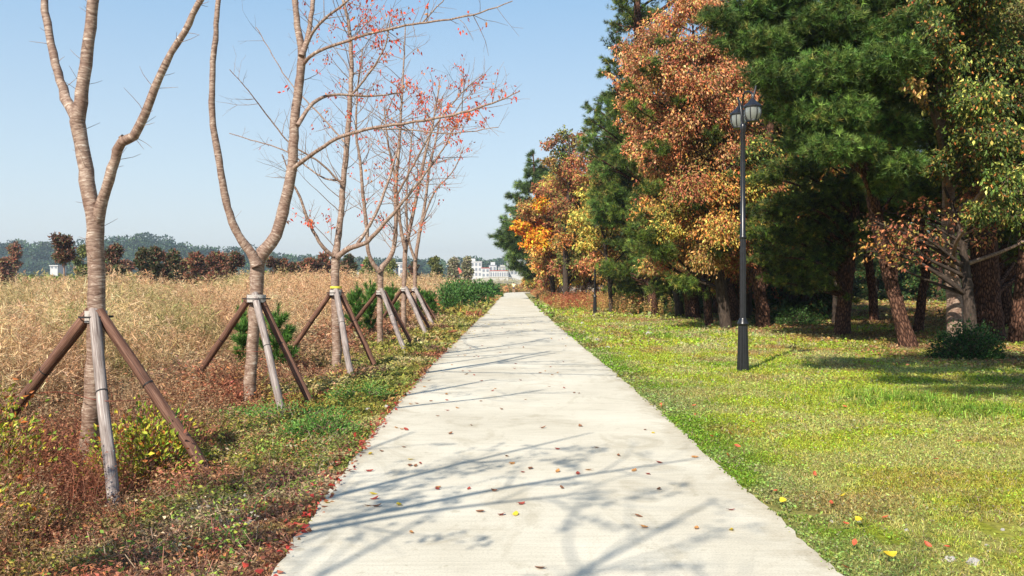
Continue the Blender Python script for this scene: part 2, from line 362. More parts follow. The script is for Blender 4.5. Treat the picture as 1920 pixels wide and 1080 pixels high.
# ---------------------------------------------------------------- scatter ground cover
def scat(n, y0, y1, lo, hi, pw=1.0):
    y = y0+(y1-y0)*R.uniform(0, 1, n)**pw; a = lo(y); b = hi(y); x = a+(b-a)*R.uniform(0, 1, n)
    return x, y
def dirs(n, tilt):
    d = R.normal(0, tilt, (n, 3)); d[:, 2] = 1; return unit(d)
visr = lambda y: np.minimum(.62*y+.6, 40+0*y)
lawn = Acc()
for y0, y1, n, h, wd in ((2.5, 6, 34000, .038, .009), (6, 9, 52000, .042, .011), (9, 14, 76000, .05, .015), (14, 22, 70000, .06, .022), (22, 40, 50000, .085, .042), (40, 95, 26000, .13, .1)):
    x, y = scat(n, y0, y1, lambda v: redge(v)-.07, visr)
    keep = fbm(x, y, .35, 12) > .26; x, y = x[keep], y[keep]; m = len(x)
    c = rcol(x, y)*R.uniform(.45, 1.7, (m, 1))*(1+R.normal(0, .1, (m, 3))); dry = R.uniform(0, 1, m) < .08; c[dry] = np.array((.52, .40, .24))*R.uniform(.6, 1.2, (dry.sum(), 1))
    P_ = np.stack([x, y, gz(x, y)-.004], 1)
    edge = np.exp(-((x-redge(y))/.35)**2)
    half = R.uniform(0, 1, m) < (.13+.5*edge)
    blades(lawn, P_[~half], dirs((~half).sum(), .5), h*R.uniform(.6, 1.7, (~half).sum()), wd*.55, c[~half], .4)
    q = P_[half]; q[:, 2] += R.uniform(.2, 1.1, len(q))*h
    D = R.normal(0, 1, (len(q), 3)); D[:, 2] = R.uniform(-.1, .5, len(q))
    leaves(lawn, q, D, wd*R.uniform(1.4, 2.6, len(q)), wd*R.uniform(1.1, 1.9, len(q)), c[half]*[.8, 1, .9])
# longer bright blades in a patch on the lawn
x = R.normal(0, 1, 5200); y = R.normal(0, 1, 5200); a = W(1735, 755, 11.9)
x = a[0]+x*.8-.1*y; y = 11.6+y*.62-.5*(x-a[0]); q_ = vn(x, y, .22, 88)+.5*vn(x, y, .9, 89) > .62; x, y = x[q_], y[q_]; m = len(x)
cl = np.floor(np.stack([x, y], 1)/.16)
blades(lawn, np.stack([x, y, gz(x, y)-.01], 1), dirs(m, .45), R.uniform(.08, .27, m), .012, pick(m, [((.17, .28, .03), 3), ((.27, .38, .05), 2), ((.42, .46, .1), 1)], .3), .6)
tag(lawn.build('lawn_grass', GRASS), 'patchy yellow green lawn of short grass and clover right of the path', 'grass', kind='stuff')

verge = Acc()
for y0, y1, n, h, wd in ((2.5, 7, 36000, .10, .012), (7, 12, 46000, .13, .016), (12, 20, 40000, .16, .026), (20, 40, 34000, .2, .045), (40, 130, 30000, .3, .11)):
    x, y = scat(n, y0, y1, lambda v: np.maximum(ledge(v)-4.5, -.63*v-.6), lambda v: ledge(v)+.01)
    l = ledge(y)-x; m = len(x); hh = h*(.35+1.0*ss(.1, 1.6, l)+1.4*ss(1.6, 3.2, l)*(y > 7))
    hh = hh*(.5+fbm(x, y, .7, 15)); c = lcol(x, y)*R.uniform(.45, 2.2, (m, 1))*(1+R.normal(0, .1, (m, 3)))
    isg = (c[:, 1] > c[:, 0]*.95); P_ = np.stack([x, y, gz(x, y)-.005], 1)
    a = ~isg; blades(verge, P_[a], dirs(a.sum(), .95), hh[a]*R.uniform(.5, 1.6, a.sum()), wd*.45, c[a], .5)
    q = P_[a]; q[:, 2] += hh[a]*R.uniform(.1, 1.2, a.sum()); D = R.normal(0, 1, (len(q), 3)); D[:, 2] *= .6
    leaves(verge, q, D, wd*R.uniform(1.5, 3.6, len(q)), wd*R.uniform(.7, 1.5, len(q)), c[a]*1.05)
    q = P_[isg]; q[:, 2] += hh[isg]*R.uniform(.1, .8, isg.sum()); D = R.normal(0, 1, (len(q), 3)); D[:, 2] = R.uniform(-.1, .6, len(q))
    leaves(verge, q, D, wd*R.uniform(1.6, 3, len(q)), wd*R.uniform(1.4, 2.4, len(q)), c[isg])
cx_ = R.uniform(0, 1, 300); cy_ = 4.4+R.uniform(0, 1, 300)*6; cx_ = ledge(cy_)-.2-cx_*2.9; n = 300*34
x = np.repeat(cx_, 34)+R.normal(0, .09, n); y = np.repeat(cy_, 34)+R.normal(0, .09, n); q = np.stack([x, y, gz(x, y)+np.abs(R.normal(.05, .06, n))], 1)
D = R.normal(0, 1, (n, 3)); D[:, 2] = R.uniform(-.2, .6, n); s_ = R.uniform(.016, .04, n)
leaves(verge, q, D, s_, s_*.6, np.repeat(pick(300, [((.20, .30, .05), 5), ((.40, .42, .07), 1.6), ((.5, .2, .08), 1), ((.4, .12, .07), 1.2), ((.55, .45, .28), 1)]), 34, 0)*R.uniform(.5, 1.5, (n, 1)))
n = 2600; x, y = scat(n, 4.3, 10, lambda v: ledge(v)-3.2, lambda v: ledge(v)-.15); c = pick(n, [((.5, .36, .24), 2), ((.34, .14, .10), 2), ((.2, .10, .07), 1)])
blades(verge, np.stack([x, y, gz(x, y)], 1), dirs(n, 1.0), R.uniform(.12, .38, n), .0045, c, .9)
tag(verge.build('verge_weeds', DRY), 'dry red brown weeds and clover patches along the left path edge', 'weeds', kind='stuff')

def weeds(acc, x, y, H, cols, k, ll, lean=.2, lw=.35, stemw=.004, tmin=.15):
    n = len(x); P_ = np.stack([x, y, gz(x, y)-.02], 1); D = dirs(n, lean)
    blades(acc, P_, D, H, stemw, cols*.9, .12)
    t = R.uniform(tmin, 1, (n, k)); B = P_[:, None]+D[:, None]*(H[:, None]*t)[..., None]
    B = B.reshape(-1, 3); Dl = R.normal(0, 1, (n*k, 3)); Dl[:, 2] = R.uniform(-.2, 1.0, n*k)
    L = np.repeat(ll*np.ones(n), k)*R.uniform(.5, 1.4, n*k)
    leaves(acc, B, Dl, L, L*lw, np.repeat(cols, k, 0)*R.uniform(.6, 1.35, (n*k, 1)))
# taller rusty weeds in the verge strip behind the stakes
tall = Acc()
for y0, y1, n, h, ll, sw in ((4.3, 9, 5200, .42, .024, .005), (9, 16, 4200, .46, .036, .007), (16, 30, 3600, .5, .07, .01), (30, 60, 2600, .6, .13, .02), (60, 135, 2200, .7, .25, .04)):
    x, y = scat(n, y0, y1, lambda v: np.maximum(ledge(v)-4.0, -.63*v-.6), lambda v: ledge(v)-1.1)
    l = ledge(y)-x; H = h*R.uniform(.4, 1.3, n)*(.35+1.1*ss(1.2, 3.2, l)+.5*ss(.9, 1.5, l)*(y < 7.4))
    H = np.where((y < 8.1) & (x > -3.1), H*.4, H)
    weeds(tall, x, y, H, mixc(mixc(RST*1.2, TAN, R.uniform(0, 1, n)*.8), RED*1.1, ss(.5, .7, fbm(x, y, 1.8, 33))*.7)*R.uniform(.7, 1.2, (n, 1)), 16, ll, .28, .4, sw)
tag(tall.build('tall_weeds', DRY), 'knee high rusty dry weeds in the strip under the staked trees', 'weeds', kind='stuff')

reeds = Acc()
RP = [((.70, .49, .25), 3), ((.62, .40, .18), 2), ((.82, .65, .36), 2.8), ((.34, .20, .10), 1.5), ((.58, .31, .17), .8)]
def redge_l(v): return -5.3+.5*ss(12, 30, v)+0*v
for y0, y1, n, s, k, pl, dd in ((8.0, 14, 4200, 1.0, 5, 8, 0), (14, 24, 9500, 1.4, 5, 8, 0), (24, 42, 13000, 2.2, 4, 7, .2), (42, 75, 14000, 4, 4, 6, .4), (75, 150, 14000, 8, 3, 5, .6)):
    x, y = scat(n, y0, y1, lambda v: -.64*v-1.0, redge_l, .75)
    if y0 > 70: q = x < -6; x, y = x[q], y[q]; n = len(x)
    H = (1.38+.55*ss(11, 45, y)+.1*dd)*R.uniform(.62, 1.12, n)*(.62+.5*fbm(x, y, 4.5, 44)+.55*vn(x, y, 1.3, 45)-.08)
    H = H*(.45+.55*ss(-.2, 1.2, redge_l(y)-x))*(1-.42*ss(28, 44, y)*ss(-.30, -.36, x/y))
    c = pick(n, RP); c = mixc(c, np.array((.60, .27, .14)), ss(.50, .68, fbm(x, y, 5, 47))*.5); c = c*(.5+.9*fbm(x, y, 1.7, 48))[:, None]; c = mixc(c, np.array((.25, .30, .07)), ss(.62, .72, fbm(x, y, 4, 49))*.8); c = mixc(c, np.array((.42, .42, .13)), ss(55, 85, y)*ss(-.27, -.33, x/y)*.8)
    P_ = np.stack([x, y, gz(x, y)-.02], 1); D = dirs(n, .13)
    blades(reeds, P_, D, H, (.009 if y0 < 20 else .0055)*s, mixc(c, np.array((.85, .68, .42)), R.uniform(0, .9, n)), .06)
    t = R.uniform(.2, .95, (n, k)); B = (P_[:, None]+D[:, None]*(H[:, None]*t)[..., None]).reshape(-1, 3)
    Dl = R.normal(0, 1, (n*k, 3)); Dl[:, 2] = R.uniform(.2, 1.4, n*k)
    blades(reeds, B, Dl, R.uniform(.15, .42, n*k), .010*s, np.repeat(c, k, 0)*R.uniform(.6, 1.3, (n*k, 1)), .75)
    T = np.repeat(P_+D*H[:, None]*.96, pl, 0)+R.normal(0, .018*s**.4, (n*pl, 3)); T[:, 2] -= R.uniform(0, .2, n*pl)
    Dp = R.normal(0, .6, (n*pl, 3))+[.35, .1, .1]; L = R.uniform(.05, .13, n*pl)*s**.35
    leaves(reeds, T, Dp, L, .010*s, np.repeat(mixc(c, np.array((.62, .41, .24)), np.full(n, .5)), pl, 0)*R.uniform(.75, 1.3, (n*pl, 1)))
tag(reeds.build('reed_field', DRY), 'wide field of dry tan reeds left of the staked trees', 'reeds', kind='stuff')
far = Acc()
x, y = scat(9000, 112, 200, lambda v: -.64*v-2, lambda v: -.09*v-14); n = len(x)
H = R.uniform(1.4, 3.0, n)*(.6+.8*fbm(x, y, 16, 3))
weeds(far, x, y, H, pick(n, [((.27, .31, .07), 3), ((.40, .34, .12), 2), ((.15, .2, .05), 1.4), ((.45, .27, .12), 1)]), 14, .55, .25, .6, .12)
x, y = scat(3000, 205, 330, lambda v: -.16*v, lambda v: .06*v); n = len(x)
weeds(far, x, y, R.uniform(.9, 2.6, n), pick(n, [((.27, .27, .08), 3), ((.36, .27, .12), 2), ((.15, .18, .06), 1.4)]), 12, .7, .25, .6, .12)
tag(far.build('field_shrubbery', DRY), 'yellow green scrub beyond the reed field', 'scrub', kind='stuff')
rs = Acc()
x, y = scat(5200, 44, 128, lambda v: redge(v)+.5+.4*ss(44, 60, v), lambda v: redge(v)+1.5+5.5*ss(130, 50, v)); n = len(x)
keep = ~((y < 52) & (x < 4.2)) & ~((y < 50) & (x < 5.3)); x, y = x[keep], y[keep]; n = len(x)
c = mixc(pick(n, [((.55, .36, .13), 3), ((.5, .25, .1), 2), ((.28, .26, .07), 1.5)]), RED*1.3, ss(.5, .62, fbm(x, y, 4, 77)+.25*np.exp(-((y-54)/6)**2-((x-4)/1.2)**2))*.8)
weeds(rs, x, y, (.3+.75*ss(.3, 2.2, x-redge(y)))*R.uniform(.5, 1.15, n), c, 18, .11, .25, .4, .015)
x, y = scat(1500, 141, 168, lambda v: -7+0*v, lambda v: 12+0*v); q = (x < ledge(y)-.3) | (x > redge(y)+.3); x, y = x[q], y[q]; n = len(x)
weeds(rs, x, y, R.uniform(.5, 1.5, n), pick(n, [((.5, .3, .12), 3), ((.45, .2, .09), 2), ((.5, .42, .1), 1), ((.2, .22, .06), 1.5)]), 16, .3, .25, .45, .04)
tag(rs.build('roadside_weeds', DRY), 'orange and crimson dry weeds right of the far path by the pines', 'weeds', kind='stuff')
pg = Acc()
x, y = scat(220, 62, 92, lambda v: redge(v)+2.4, lambda v: redge(v)+6.0); n = len(x)
P_ = np.stack([x, y, gz(x, y)], 1); D = dirs(n, .2); H = R.uniform(.9, 1.5, n); blades(pg, P_, D, H, .03, TAN, .2)
T = np.repeat(P_+D*H[:, None]*.97, 26, 0)+R.normal(0, .09, (n*26, 3)); leaves(pg, T, R.normal(0, 1, (n*26, 3))+[.8, 0, 0], .16, .05, pick(n*26, [((.6, .52, .47), 1)]))
tag(pg.build('plume_grass', DRY), 'pale feathery plume grass at the foot of the far pines', 'grass', kind='stuff')
under = Acc()               # leaf litter and low undergrowth below the trees
x, y = scat(60000, 17, 90, lambda v: redge(v)+3.5+0*v, visr); n = len(x); keep = R.uniform(0, 1, n) < ss(6, 9.5, x)*ss(.3, .5, fbm(x, y, 2.5, 61)); x, y = x[keep], y[keep]; n = len(x)
s_ = .05+.0016*y
leaves(under, np.stack([x, y, gz(x, y)+R.uniform(0, .05, n)], 1), R.normal(0, 1, (n, 3))*[1, 1, .25], s_, s_*.6, pick(n, [((.34, .15, .07), 3), ((.45, .28, .13), 2), ((.5, .33, .08), 1), ((.15, .2, .04), 1)]))
tag(under.build('leaf_litter', LEAF), 'brown leaf litter under the pines', 'fallen leaves', kind='stuff')
lit = Acc()
x, y = scat(1500, 3.5, 42, lambda v: ledge(v)-.28, lambda v: ledge(v)+.06, 1.3); n = len(x)
x = ledge(y)+.05-np.abs(R.normal(0, .12, n)); s_ = R.uniform(.03, .065, n)
leaves(lit, np.stack([x, y, np.maximum(gz(x, y), -.03)+R.uniform(.02, .06, n)], 1), R.normal(0, 1, (n, 3))*[1, 1, .2], s_, s_*.6, pick(n, [((.42, .05, .035), 3), ((.4, .13, .07), 2), ((.22, .07, .045), 2.5), ((.5, .26, .1), .7)]))
tag(lit.build('edge_leaf_litter', LEAF), 'red fallen leaves drifted along the left path edge', 'fallen leaves', kind='stuff')

# ---------------------------------------------------------------- staked cherry trees on the left
def zone(p_): return p_[:, 0]/p_[:, 1]*F+962, 530-(p_[:, 2]-1.6)/p_[:, 1]*F
def grow(ta, anc, p, d, L, r, lvl, up=.1, dens=3.0, sp=.75):
    n = max(3, int(L/.16)); pts = [np.array(p, float)]; d = unit(d); ds = [d]
    for _ in range(n):
        d = unit(d+R.normal(0, .10, 3)+[0, 0, up*.12]); pts.append(pts[-1]+d*L/n); ds.append(d)
    pts = np.array(pts); rr = np.linspace(r, max(r*.35, .0016), len(pts))
    tube(ta, pts, rr, 6 if r > .012 else (4 if r > .005 else 3))
    if lvl <= 1: anc.append(np.hstack([pts[1:], np.array(ds)[1:]]))
    if lvl > 0:
        for _ in range(max(1, int(R.poisson(L*dens)))):
            i = R.integers(max(1, n//5), n+1); side = unit(np.cross(ds[i], R.normal(size=3)))
            grow(ta, anc, pts[i], unit(ds[i]+side*sp+[0, 0, up*.8]), L*R.uniform(.3, .6)*(1.15-.5*i/n), max(rr[i]*.55, .0022), lvl-1, up, dens, sp)
def limb_px(ta, pts, d, dd=0, step=.12, wob=.004, w0=None):
    i_w = True; LW = (.92 if d < 10 else .80)*np.interp(np.array(pts, float)[:, 1], [-50, 450, 620], [.86, 1, 1.06])
    pts = np.array(pts, float); n = len(pts); t = np.linspace(0, 1, n)
    dep = d+dd*t; P_ = np.array([W(a[0], a[1], e) for a, e in zip(pts, dep)])
    r = pts[:, 2]/F*dep/2*(LW if i_w else 1); S = spline(np.hstack([P_, r[:, None]]), step)
    S[:, :3] += R.normal(0, wob, (len(S), 3)); S[:, 3] = np.maximum(S[:, 3], .002)*(1+R.normal(0, .03, len(S)))
    tube(ta, S[:, :3], S[:, 3], 14 if r[0] > .03 else 8, lump=.03 if r[0] > .03 else 0, cap=True)
    return S
def spurs(ta, anc, S, n, L, lvl=0, up=.2, f0=.1, dens=3, sp=1.0):
    for _ in range(n):
        i = int(len(S)*R.uniform(f0, .98)); i = min(max(i, 1), len(S)-1); d = unit(S[i, :3]-S[i-1, :3])
        side = unit(np.cross(d, R.normal(size=3))); grow(ta, anc, S[i, :3], unit(d*.55+side*sp), L*R.uniform(.35, 1.2), min(S[i, 3]*.5, .002+.007*L), lvl, up, dens)
REDP = [((.62, .07, .025), 3), ((.60, .13, .04), 2), ((.65, .25, .08), 1), ((.42, .05, .035), 1)]
def hang_leaves(anc, regions, base, size):
    A = np.concatenate(anc); px, py = zone(A[:, :3]); pr = np.full(len(A), base*1.6)
    for cx, cy, rx, ry, q in regions: pr = np.maximum(pr, q*np.exp(-(((px-cx)/rx)**2+((py-cy)/ry)**2)))
    m = R.uniform(0, 1, len(A)) < pr; A = A[m]; la = Acc()
    A = np.repeat(A, np.where(pr[m] > .45, 5, 4), 0); n = len(A)
    if n: leaves(la, A[:, :3]+R.normal(0, .05, (n, 3)), A[:, 3:]*.4+R.normal(0, .35, (n, 3))+[0, 0, -.9], size*R.uniform(.7, 1.2, n), size*.5, pick(n, REDP), .1)
    return la
rowgrp = 'cherry trees staked in a row left of the path'
def cherry(base, d, limbs, label, regions, lbase, lsize=.065):
    b = W(base[0], base[1], d); b[2] = gz(b[0], b[1]); e = empty('cherry_tree', b, label, 'tree', rowgrp)
    ta, anc = Acc(), []
    for spec in limbs:
        S = limb_px(ta, spec['p'], d, spec.get('dd', 0))
        for a in spec.get('s', ()): spurs(ta, anc, S, *a)
    o = ta.build('trunk', CHERRY, e, b)
    la = hang_leaves(anc, regions, lbase, lsize) if anc else Acc()
    la.build('crown', LEAF, e, b)
    return e
L_ = lambda *a, dd=0, s=(): dict(p=a, dd=dd, s=s)
cherry((168, 900), 8.0, [
    L_((164, 915, 38), (166, 860, 35), (175, 720, 33), (181, 600, 32), (180, 480, 33), (178, 415, 36), (172, 385, 33), (163, 340, 31), (153, 270, 30), (146, 228, 32), (152, 190, 29), (158, 140, 27), (170, 50, 25), (178, -30, 24), (190, -140, 20), (196, -260, 15), (205, -380, 10), s=((34, .2, 0, .3, .25), (14, .9, 2, .3, .7))),
    L_((147, 235, 26), (132, 200, 23), (118, 165, 20), (100, 100, 18), (82, 0, 16), (68, -90, 14), (60, -220, 10), (40, -330, 6), dd=.5, s=((18, .26, 0, .4), (8, .8, 2, .3, .6))),
    L_((178, 425, 30), (188, 390, 25), (200, 355, 21), (215, 300, 20), (228, 268, 21), (252, 254, 21), (280, 190, 18), (310, 120, 16), (345, 60, 15), (382, -10, 14), (420, -100, 12), (450, -220, 8), dd=-.4, s=((26, .24, 0, .35), (9, .9, 2, .3, .65))),
    L_((226, 275, 17), (229, 262, 16), (229, 257, 13), dd=-.02)],
    'nearest cherry tree, bare thick trunk forking low into three limbs, beside the large wooden tripod', [(260, -100, 200, 60, .1)], 0)
cherry((468, 760), 12.3, [
    L_((466, 775, 30), (470, 700, 26), (477, 600, 27), (481, 550, 28), (483, 495, 31), (500, 465, 30), (518, 440, 28), (535, 380, 27), (548, 310, 25), (552, 230, 23), (563, 140, 22), (566, 100, 21), (560, 60, 18), (553, 0, 16), (548, -90, 14), (540, -220, 10), dd=.3, s=((16, .15, 0, .3, .2), (12, .8, 2, .3, .6))),
    L_((482, 498, 27), (468, 470, 22), (453, 450, 20), (430, 400, 18), (410, 300, 17), (398, 220, 16), (399, 130, 15), (405, 60, 14), (410, -20, 13), (416, -120, 11), (420, -260, 7), dd=-.3, s=((12, .18, 0, .2), (6, .8, 2, .3, .7))),
    L_((565, 105, 17), (575, 80, 14), (584, 30, 12), (590, -30, 11), (600, -140, 8), dd=.4, s=((6, .5, 1, .2),)),
    L_((574, 85, 9), (590, 55, 8), (618, 28, 7), (650, 3, 6), (690, -40, 5), dd=-.5, s=((9, .7, 1, .1),)),
    L_((552, 315, 12), (575, 297, 10), (600, 280, 9), (640, 256, 9), (700, 240, 8), (780, 228, 7), (850, 215, 6), (910, 198, 5), (975, 172, 2.4), dd=-1.5, s=((24, .45, 1, .1, .3), (6, .8, 1, .1, .4))),
    L_((700, 241, 5), (760, 243, 4), (850, 250, 3), (935, 238, 2), dd=-.2, s=((8, .4, 1, .1),)),
    L_((558, 235, 12), (575, 208, 10), (595, 188, 9), (625, 178, 7), (700, 180, 5), (760, 172, 3), dd=.8, s=((10, .5, 1, .1),)),
    L_((568, 120, 11), (590, 100, 9), (640, 80, 8), (700, 62, 7), (760, 48, 6), (830, 38, 5), (900, 24, 4), (960, 2, 2.4), dd=-1.2, s=((26, .5, 1, .1, .3),)),
    L_((790, 44, 4), (820, 12, 3), (845, -15, 2), dd=-.1, s=((4, .4, 0, .1),))],
    'second cherry tree, U shaped bare fork with long twiggy boughs reaching over the path', [(880, 200, 110, 60, .12), (930, 20, 50, 30, .10), (690, 60, 90, 60, .16)], .012)
cherry((630, 690), 16.5, [
    L_((631, 705, 23), (631, 640, 20), (629, 560, 19), (629, 490, 20), (633, 450, 16), (640, 400, 14), (643, 350, 14), (652, 250, 13), (657, 180, 12), (659, 120, 11), (654, 50, 9), (640, -20, 7), (630, -100, 4), dd=.3, s=((44, 1.1, 2, .5, .25, 3.2, .8),)),
    L_((627, 480, 11), (612, 470, 9), (598, 452, 8), (577, 412, 7), (562, 368, 6), (545, 335, 4), (530, 290, 3), dd=-.4, s=((9, .6, 1, .1, .3), (5, .4, 1, .1, .5))),
    L_((632, 482, 14), (648, 470, 13), (668, 461, 11), (690, 452, 10), (720, 420, 9), (750, 385, 8), (790, 335, 6), (830, 280, 4), (850, 240, 3), dd=-.6, s=((12, .8, 2, .3, .4),)),
    L_((668, 462, 9), (688, 430, 8), (708, 392, 7), (728, 340, 6), (745, 280, 4), dd=.6, s=((8, .8, 1, .3, .3),)),
    L_((645, 350, 6), (600, 305, 5), (545, 270, 4), (500, 215, 3.4), (470, 175, 2.6), (430, 130, 2), dd=-1, s=((16, .7, 1, .3, .2),)),
    L_((650, 270, 5), (600, 215, 4), (540, 150, 3), (480, 50, 2), dd=.8, s=((10, .6, 1, .3),)),
    L_((657, 180, 6), (690, 140, 5), (720, 90, 4), (735, 30, 3), dd=-.5, s=((10, .7, 1, .4),)),
    L_((644, 340, 5), (600, 330, 4), (540, 285, 3.4), (480, 265, 2.6), (430, 250, 2), dd=.6, s=((12, .5, 1, .3, .2),))],
    'third cherry tree, yellow band on trunk and straight leader between two spreading limbs', [(650, 60, 90, 80, .5), (690, 20, 40, 30, .3), (600, 415, 40, 16, .6), (560, 410, 30, 14, .6), (590, 160, 40, 30, .12), (640, 220, 60, 40, .08)], .004)
cherry((712, 632), 22, [
    L_((713, 648, 14), (712, 600, 13), (713, 550, 13), (714, 508, 14), (722, 495, 12), (735, 475, 11), (742, 430, 10), (742, 350, 9), (747, 290, 8), (752, 210, 6), (757, 120, 4), (760, 50, 3), dd=.4, s=((40, 1.3, 2, .4, .3, 3.0),)),
    L_((713, 510, 12), (700, 495, 10), (690, 470, 9), (688, 430, 9), (681, 370, 8), (676, 310, 7), (668, 250, 6), (670, 170, 4), (680, 90, 3), dd=-.4, s=((34, 1.2, 2, .4, .25, 3.0),)),
    L_((742, 370, 6), (780, 300, 5), (820, 230, 4), (870, 170, 3), (905, 140, 2), dd=-1.2, s=((22, 1.1, 2, .2, .2, 2.6),))],
    'fourth cherry tree, slender double fork with a dense red leaf cluster on top', [(845, 200, 70, 42, 1.2), (800, 190, 50, 30, .8), (760, 160, 50, 30, .4), (890, 150, 50, 14, .5), (740, 190, 40, 30, .3)], .03, .085)
cherry((757, 600), 28, [
    L_((757, 615, 12), (757, 560, 11), (759, 500, 11), (760, 468, 11), (768, 430, 9), (783, 360, 8), (797, 290, 7), (812, 230, 5), (825, 150, 3), dd=.4, s=((34, 1.5, 2, .5, .3, 2.4),)),
    L_((760, 468, 10), (752, 430, 8), (746, 380, 7), (740, 330, 6), (728, 270, 5), (720, 200, 3), dd=-.4, s=((30, 1.5, 2, .5, .25, 2.4),))],
    'fifth cherry tree, thin pale trunk with red leaves at mid height', [(785, 420, 16, 14, 1), (820, 240, 40, 20, .6), (850, 215, 70, 24, .7)], .05, .10)
cherry((778, 575), 33, [
    L_((779, 590, 9), (778, 540, 9), (779, 490, 9), (786, 440, 8), (797, 380, 7), (806, 310, 6), (820, 250, 4), (830, 180, 3), dd=.3, s=((22, 1.7, 2, .5, .35, 2.0),)),
    L_((779, 488, 7), (770, 465, 6), (764, 430, 6), (762, 370, 5), (768, 300, 4), (775, 230, 3), dd=-.3, s=((16, 1.6, 2, .5, .35, 2.0),)),
    L_((790, 420, 5), (815, 360, 4), (850, 320, 3), (870, 275, 2), dd=-.5, s=((14, 1.1, 1, .3, .2),))],
    'farthest staked cherry tree, thin twiggy crown with sparse red leaves low on its right', [(795, 425, 14, 16, 1), (830, 350, 30, 30, .12), (860, 260, 30, 40, .1)], .04, .11)
# two more of the row, beside and behind the viewer; their shadows fall on the path
def row_tree(x, y, h, seed, label):
    ta, anc = Acc(), []; b = np.array([x, y, gz(x, y)]); e = empty('cherry_tree', b, label, 'tree', rowgrp)
    tr = spline(np.array([[0, 0, -.1, .09], [.03, 0, 1.2, .08], [0, .03, 2.2, .078], [.05, 0, 2.6, .06]])+[x, y, b[2], 0], .15); tube(ta, tr[:, :3], tr[:, 3], 14)
    for k_ in range(6):
        a = k_*1.047+seed; L0 = np.array([math.cos(a)+.45, math.sin(a)*.8, 0])
        P_ = spline(np.array([[*tr[-1, :3], .045], [*(tr[-1, :3]+L0*.6+[0, 0, .7]), .036], [*(tr[-1, :3]+L0*1.1+[0, 0, 1.7]), .028], [*(tr[-1, :3]+L0*1.9+[0, 0, h-2.8]), .012]]), .15)
        tube(ta, P_[:, :3], P_[:, 3], 8); spurs(ta, anc, P_, 9, 1.3, 2, .3, .3, 2.2)
    ta.build('trunk', CHERRY, e, b); A = np.concatenate(anc); A = A[fbm(A[:, 0], A[:, 2], .9, seed) > .5]; A = np.repeat(A, 2, 0); la = Acc(); n = len(A)
    leaves(la, A[:, :3]+R.normal(0, .03, (n, 3)), A[:, 3:]*.4+R.normal(0, .4, (n, 3))+[0, 0, -.7], .075, .04, pick(n, REDP)); la.build('crown', LEAF, e, b)
row_tree(-4.0, 2.4, 5.6, 1.0, 'cherry tree standing just outside the left edge of the view')
row_tree(-3.7, -1.4, 6.4, 2.1, 'cherry tree behind the viewer casting branch shadows on the path')

# wooden tripods lashed to the trees
stk = 'wooden tripods lashed to the staked cherry trees'
def tripod(d, tx, by, band_w, legs, label, yellow=False, wire=None):
    c = W(tx, by, d); b = c.copy(); b[2] = gz(b[0], b[1]); e = empty('tree_support', b, label, 'tree support', stk)
    hr = band_w/F*d/2
    for (x0, y0, x1, y1, wd, dd, m_) in legs:
        A_ = W(x0, y0, d); B_ = W(x1, y1, d+dd); A_ = A_+(0, -hr*.7 if dd < -.3 else 0, 0)
        u = unit(B_-A_); A2 = A_-u*.06; B2 = B_+u*.10; a = Acc(); t_ = np.linspace(0, 1, 9)[:, None]; r = wd/F*d/2
        P_ = A2*(1-t_)+B2*t_+R.normal(0, .003, (9, 3)); tube(a, P_, r*(1+R.normal(0, .03, 9)), 9, cap=True, lump=.02)
        leg = a.build('stake', m_, e, b)
        q = Acc(); k_ = .42*(B_-A_)+A_; tube(q, np.array([k_-u*.006, k_+u*.006]), r*1.08, 9); q.build('strap', RUBBER, leg, b)
    a = Acc(); tube(a, np.array([c-[0, 0, .05], c+[0, 0, .055]]), hr*1.25, 16, cap=True); a.build('tie_band', BAND, e, b)
    a = Acc(); tube(a, np.array([c-[0, 0, .008], c+[0, 0, .008]]), hr*1.9, 12); a.build('tie_wire', RUBBER, e, b)
    if yellow:
        a = Acc(); tube(a, np.array([c+[0, 0, .085], c+[0, 0, .125]]), hr*1.15, 16); a.build('yellow_band', BANDY, e, b)
    if wire is not None:
        pts = [W(*q_) for q_ in wire]; a = Acc(); tube(a, spline(np.array(pts), .1), .0028, 4); a.build('wire', WIRE, e, b)
G_, B_ = STAKE_G, STAKE_B
tripod(8.0, 180, 594, 32, [(164, 592, -20, 832, 22, .35, B_), (181, 585, 218, 985, 20, -1.35, G_), (197, 592, 402, 905, 20, -.4, B_)], 'largest wooden tripod at the left, one leg pale grey and two dark brown', wire=[(20, 745, 8.2), (110, 735, 8.1), (200, 752, 7.3), (310, 745, 7.95)])
tripod(12.3, 481, 560, 28, [(466, 562, 350, 735, 13, .5, B_), (482, 556, 535, 800, 13, -1.6, G_), (490, 562, 584, 760, 13, -.3, B_)], 'second wooden tripod with a long pale front leg, beside the U shaped tree', wire=[(385, 660, 12.7), (440, 658, 12.5), (500, 660, 11.6)])
tripod(16.5, 630, 549, 19, [(620, 550, 535, 672, 10, .6, B_), (632, 545, 657, 700, 11, -1.5, G_), (639, 550, 698, 674, 10, -.1, B_)], 'third wooden tripod below the yellow trunk band', yellow=True, wire=[(585, 612, 16.9), (615, 611, 16.7), (640, 613, 15.9)])
tripod(22, 714, 549, 14, [(706, 550, 650, 622, 7.5, .8, B_), (717, 546, 760, 662, 8.5, -1.6, G_), (722, 550, 768, 636, 8, -.1, B_)], 'fourth wooden tripod behind the yellow banded one, white topped front leg')
tripod(28, 759, 543, 12, [(752, 546, 722, 590, 6.5, .8, B_), (762, 542, 800, 630, 8, -1.6, G_), (765, 546, 804, 612, 6.5, -.1, B_)], 'fifth wooden tripod, narrow, second from the far end of the row')
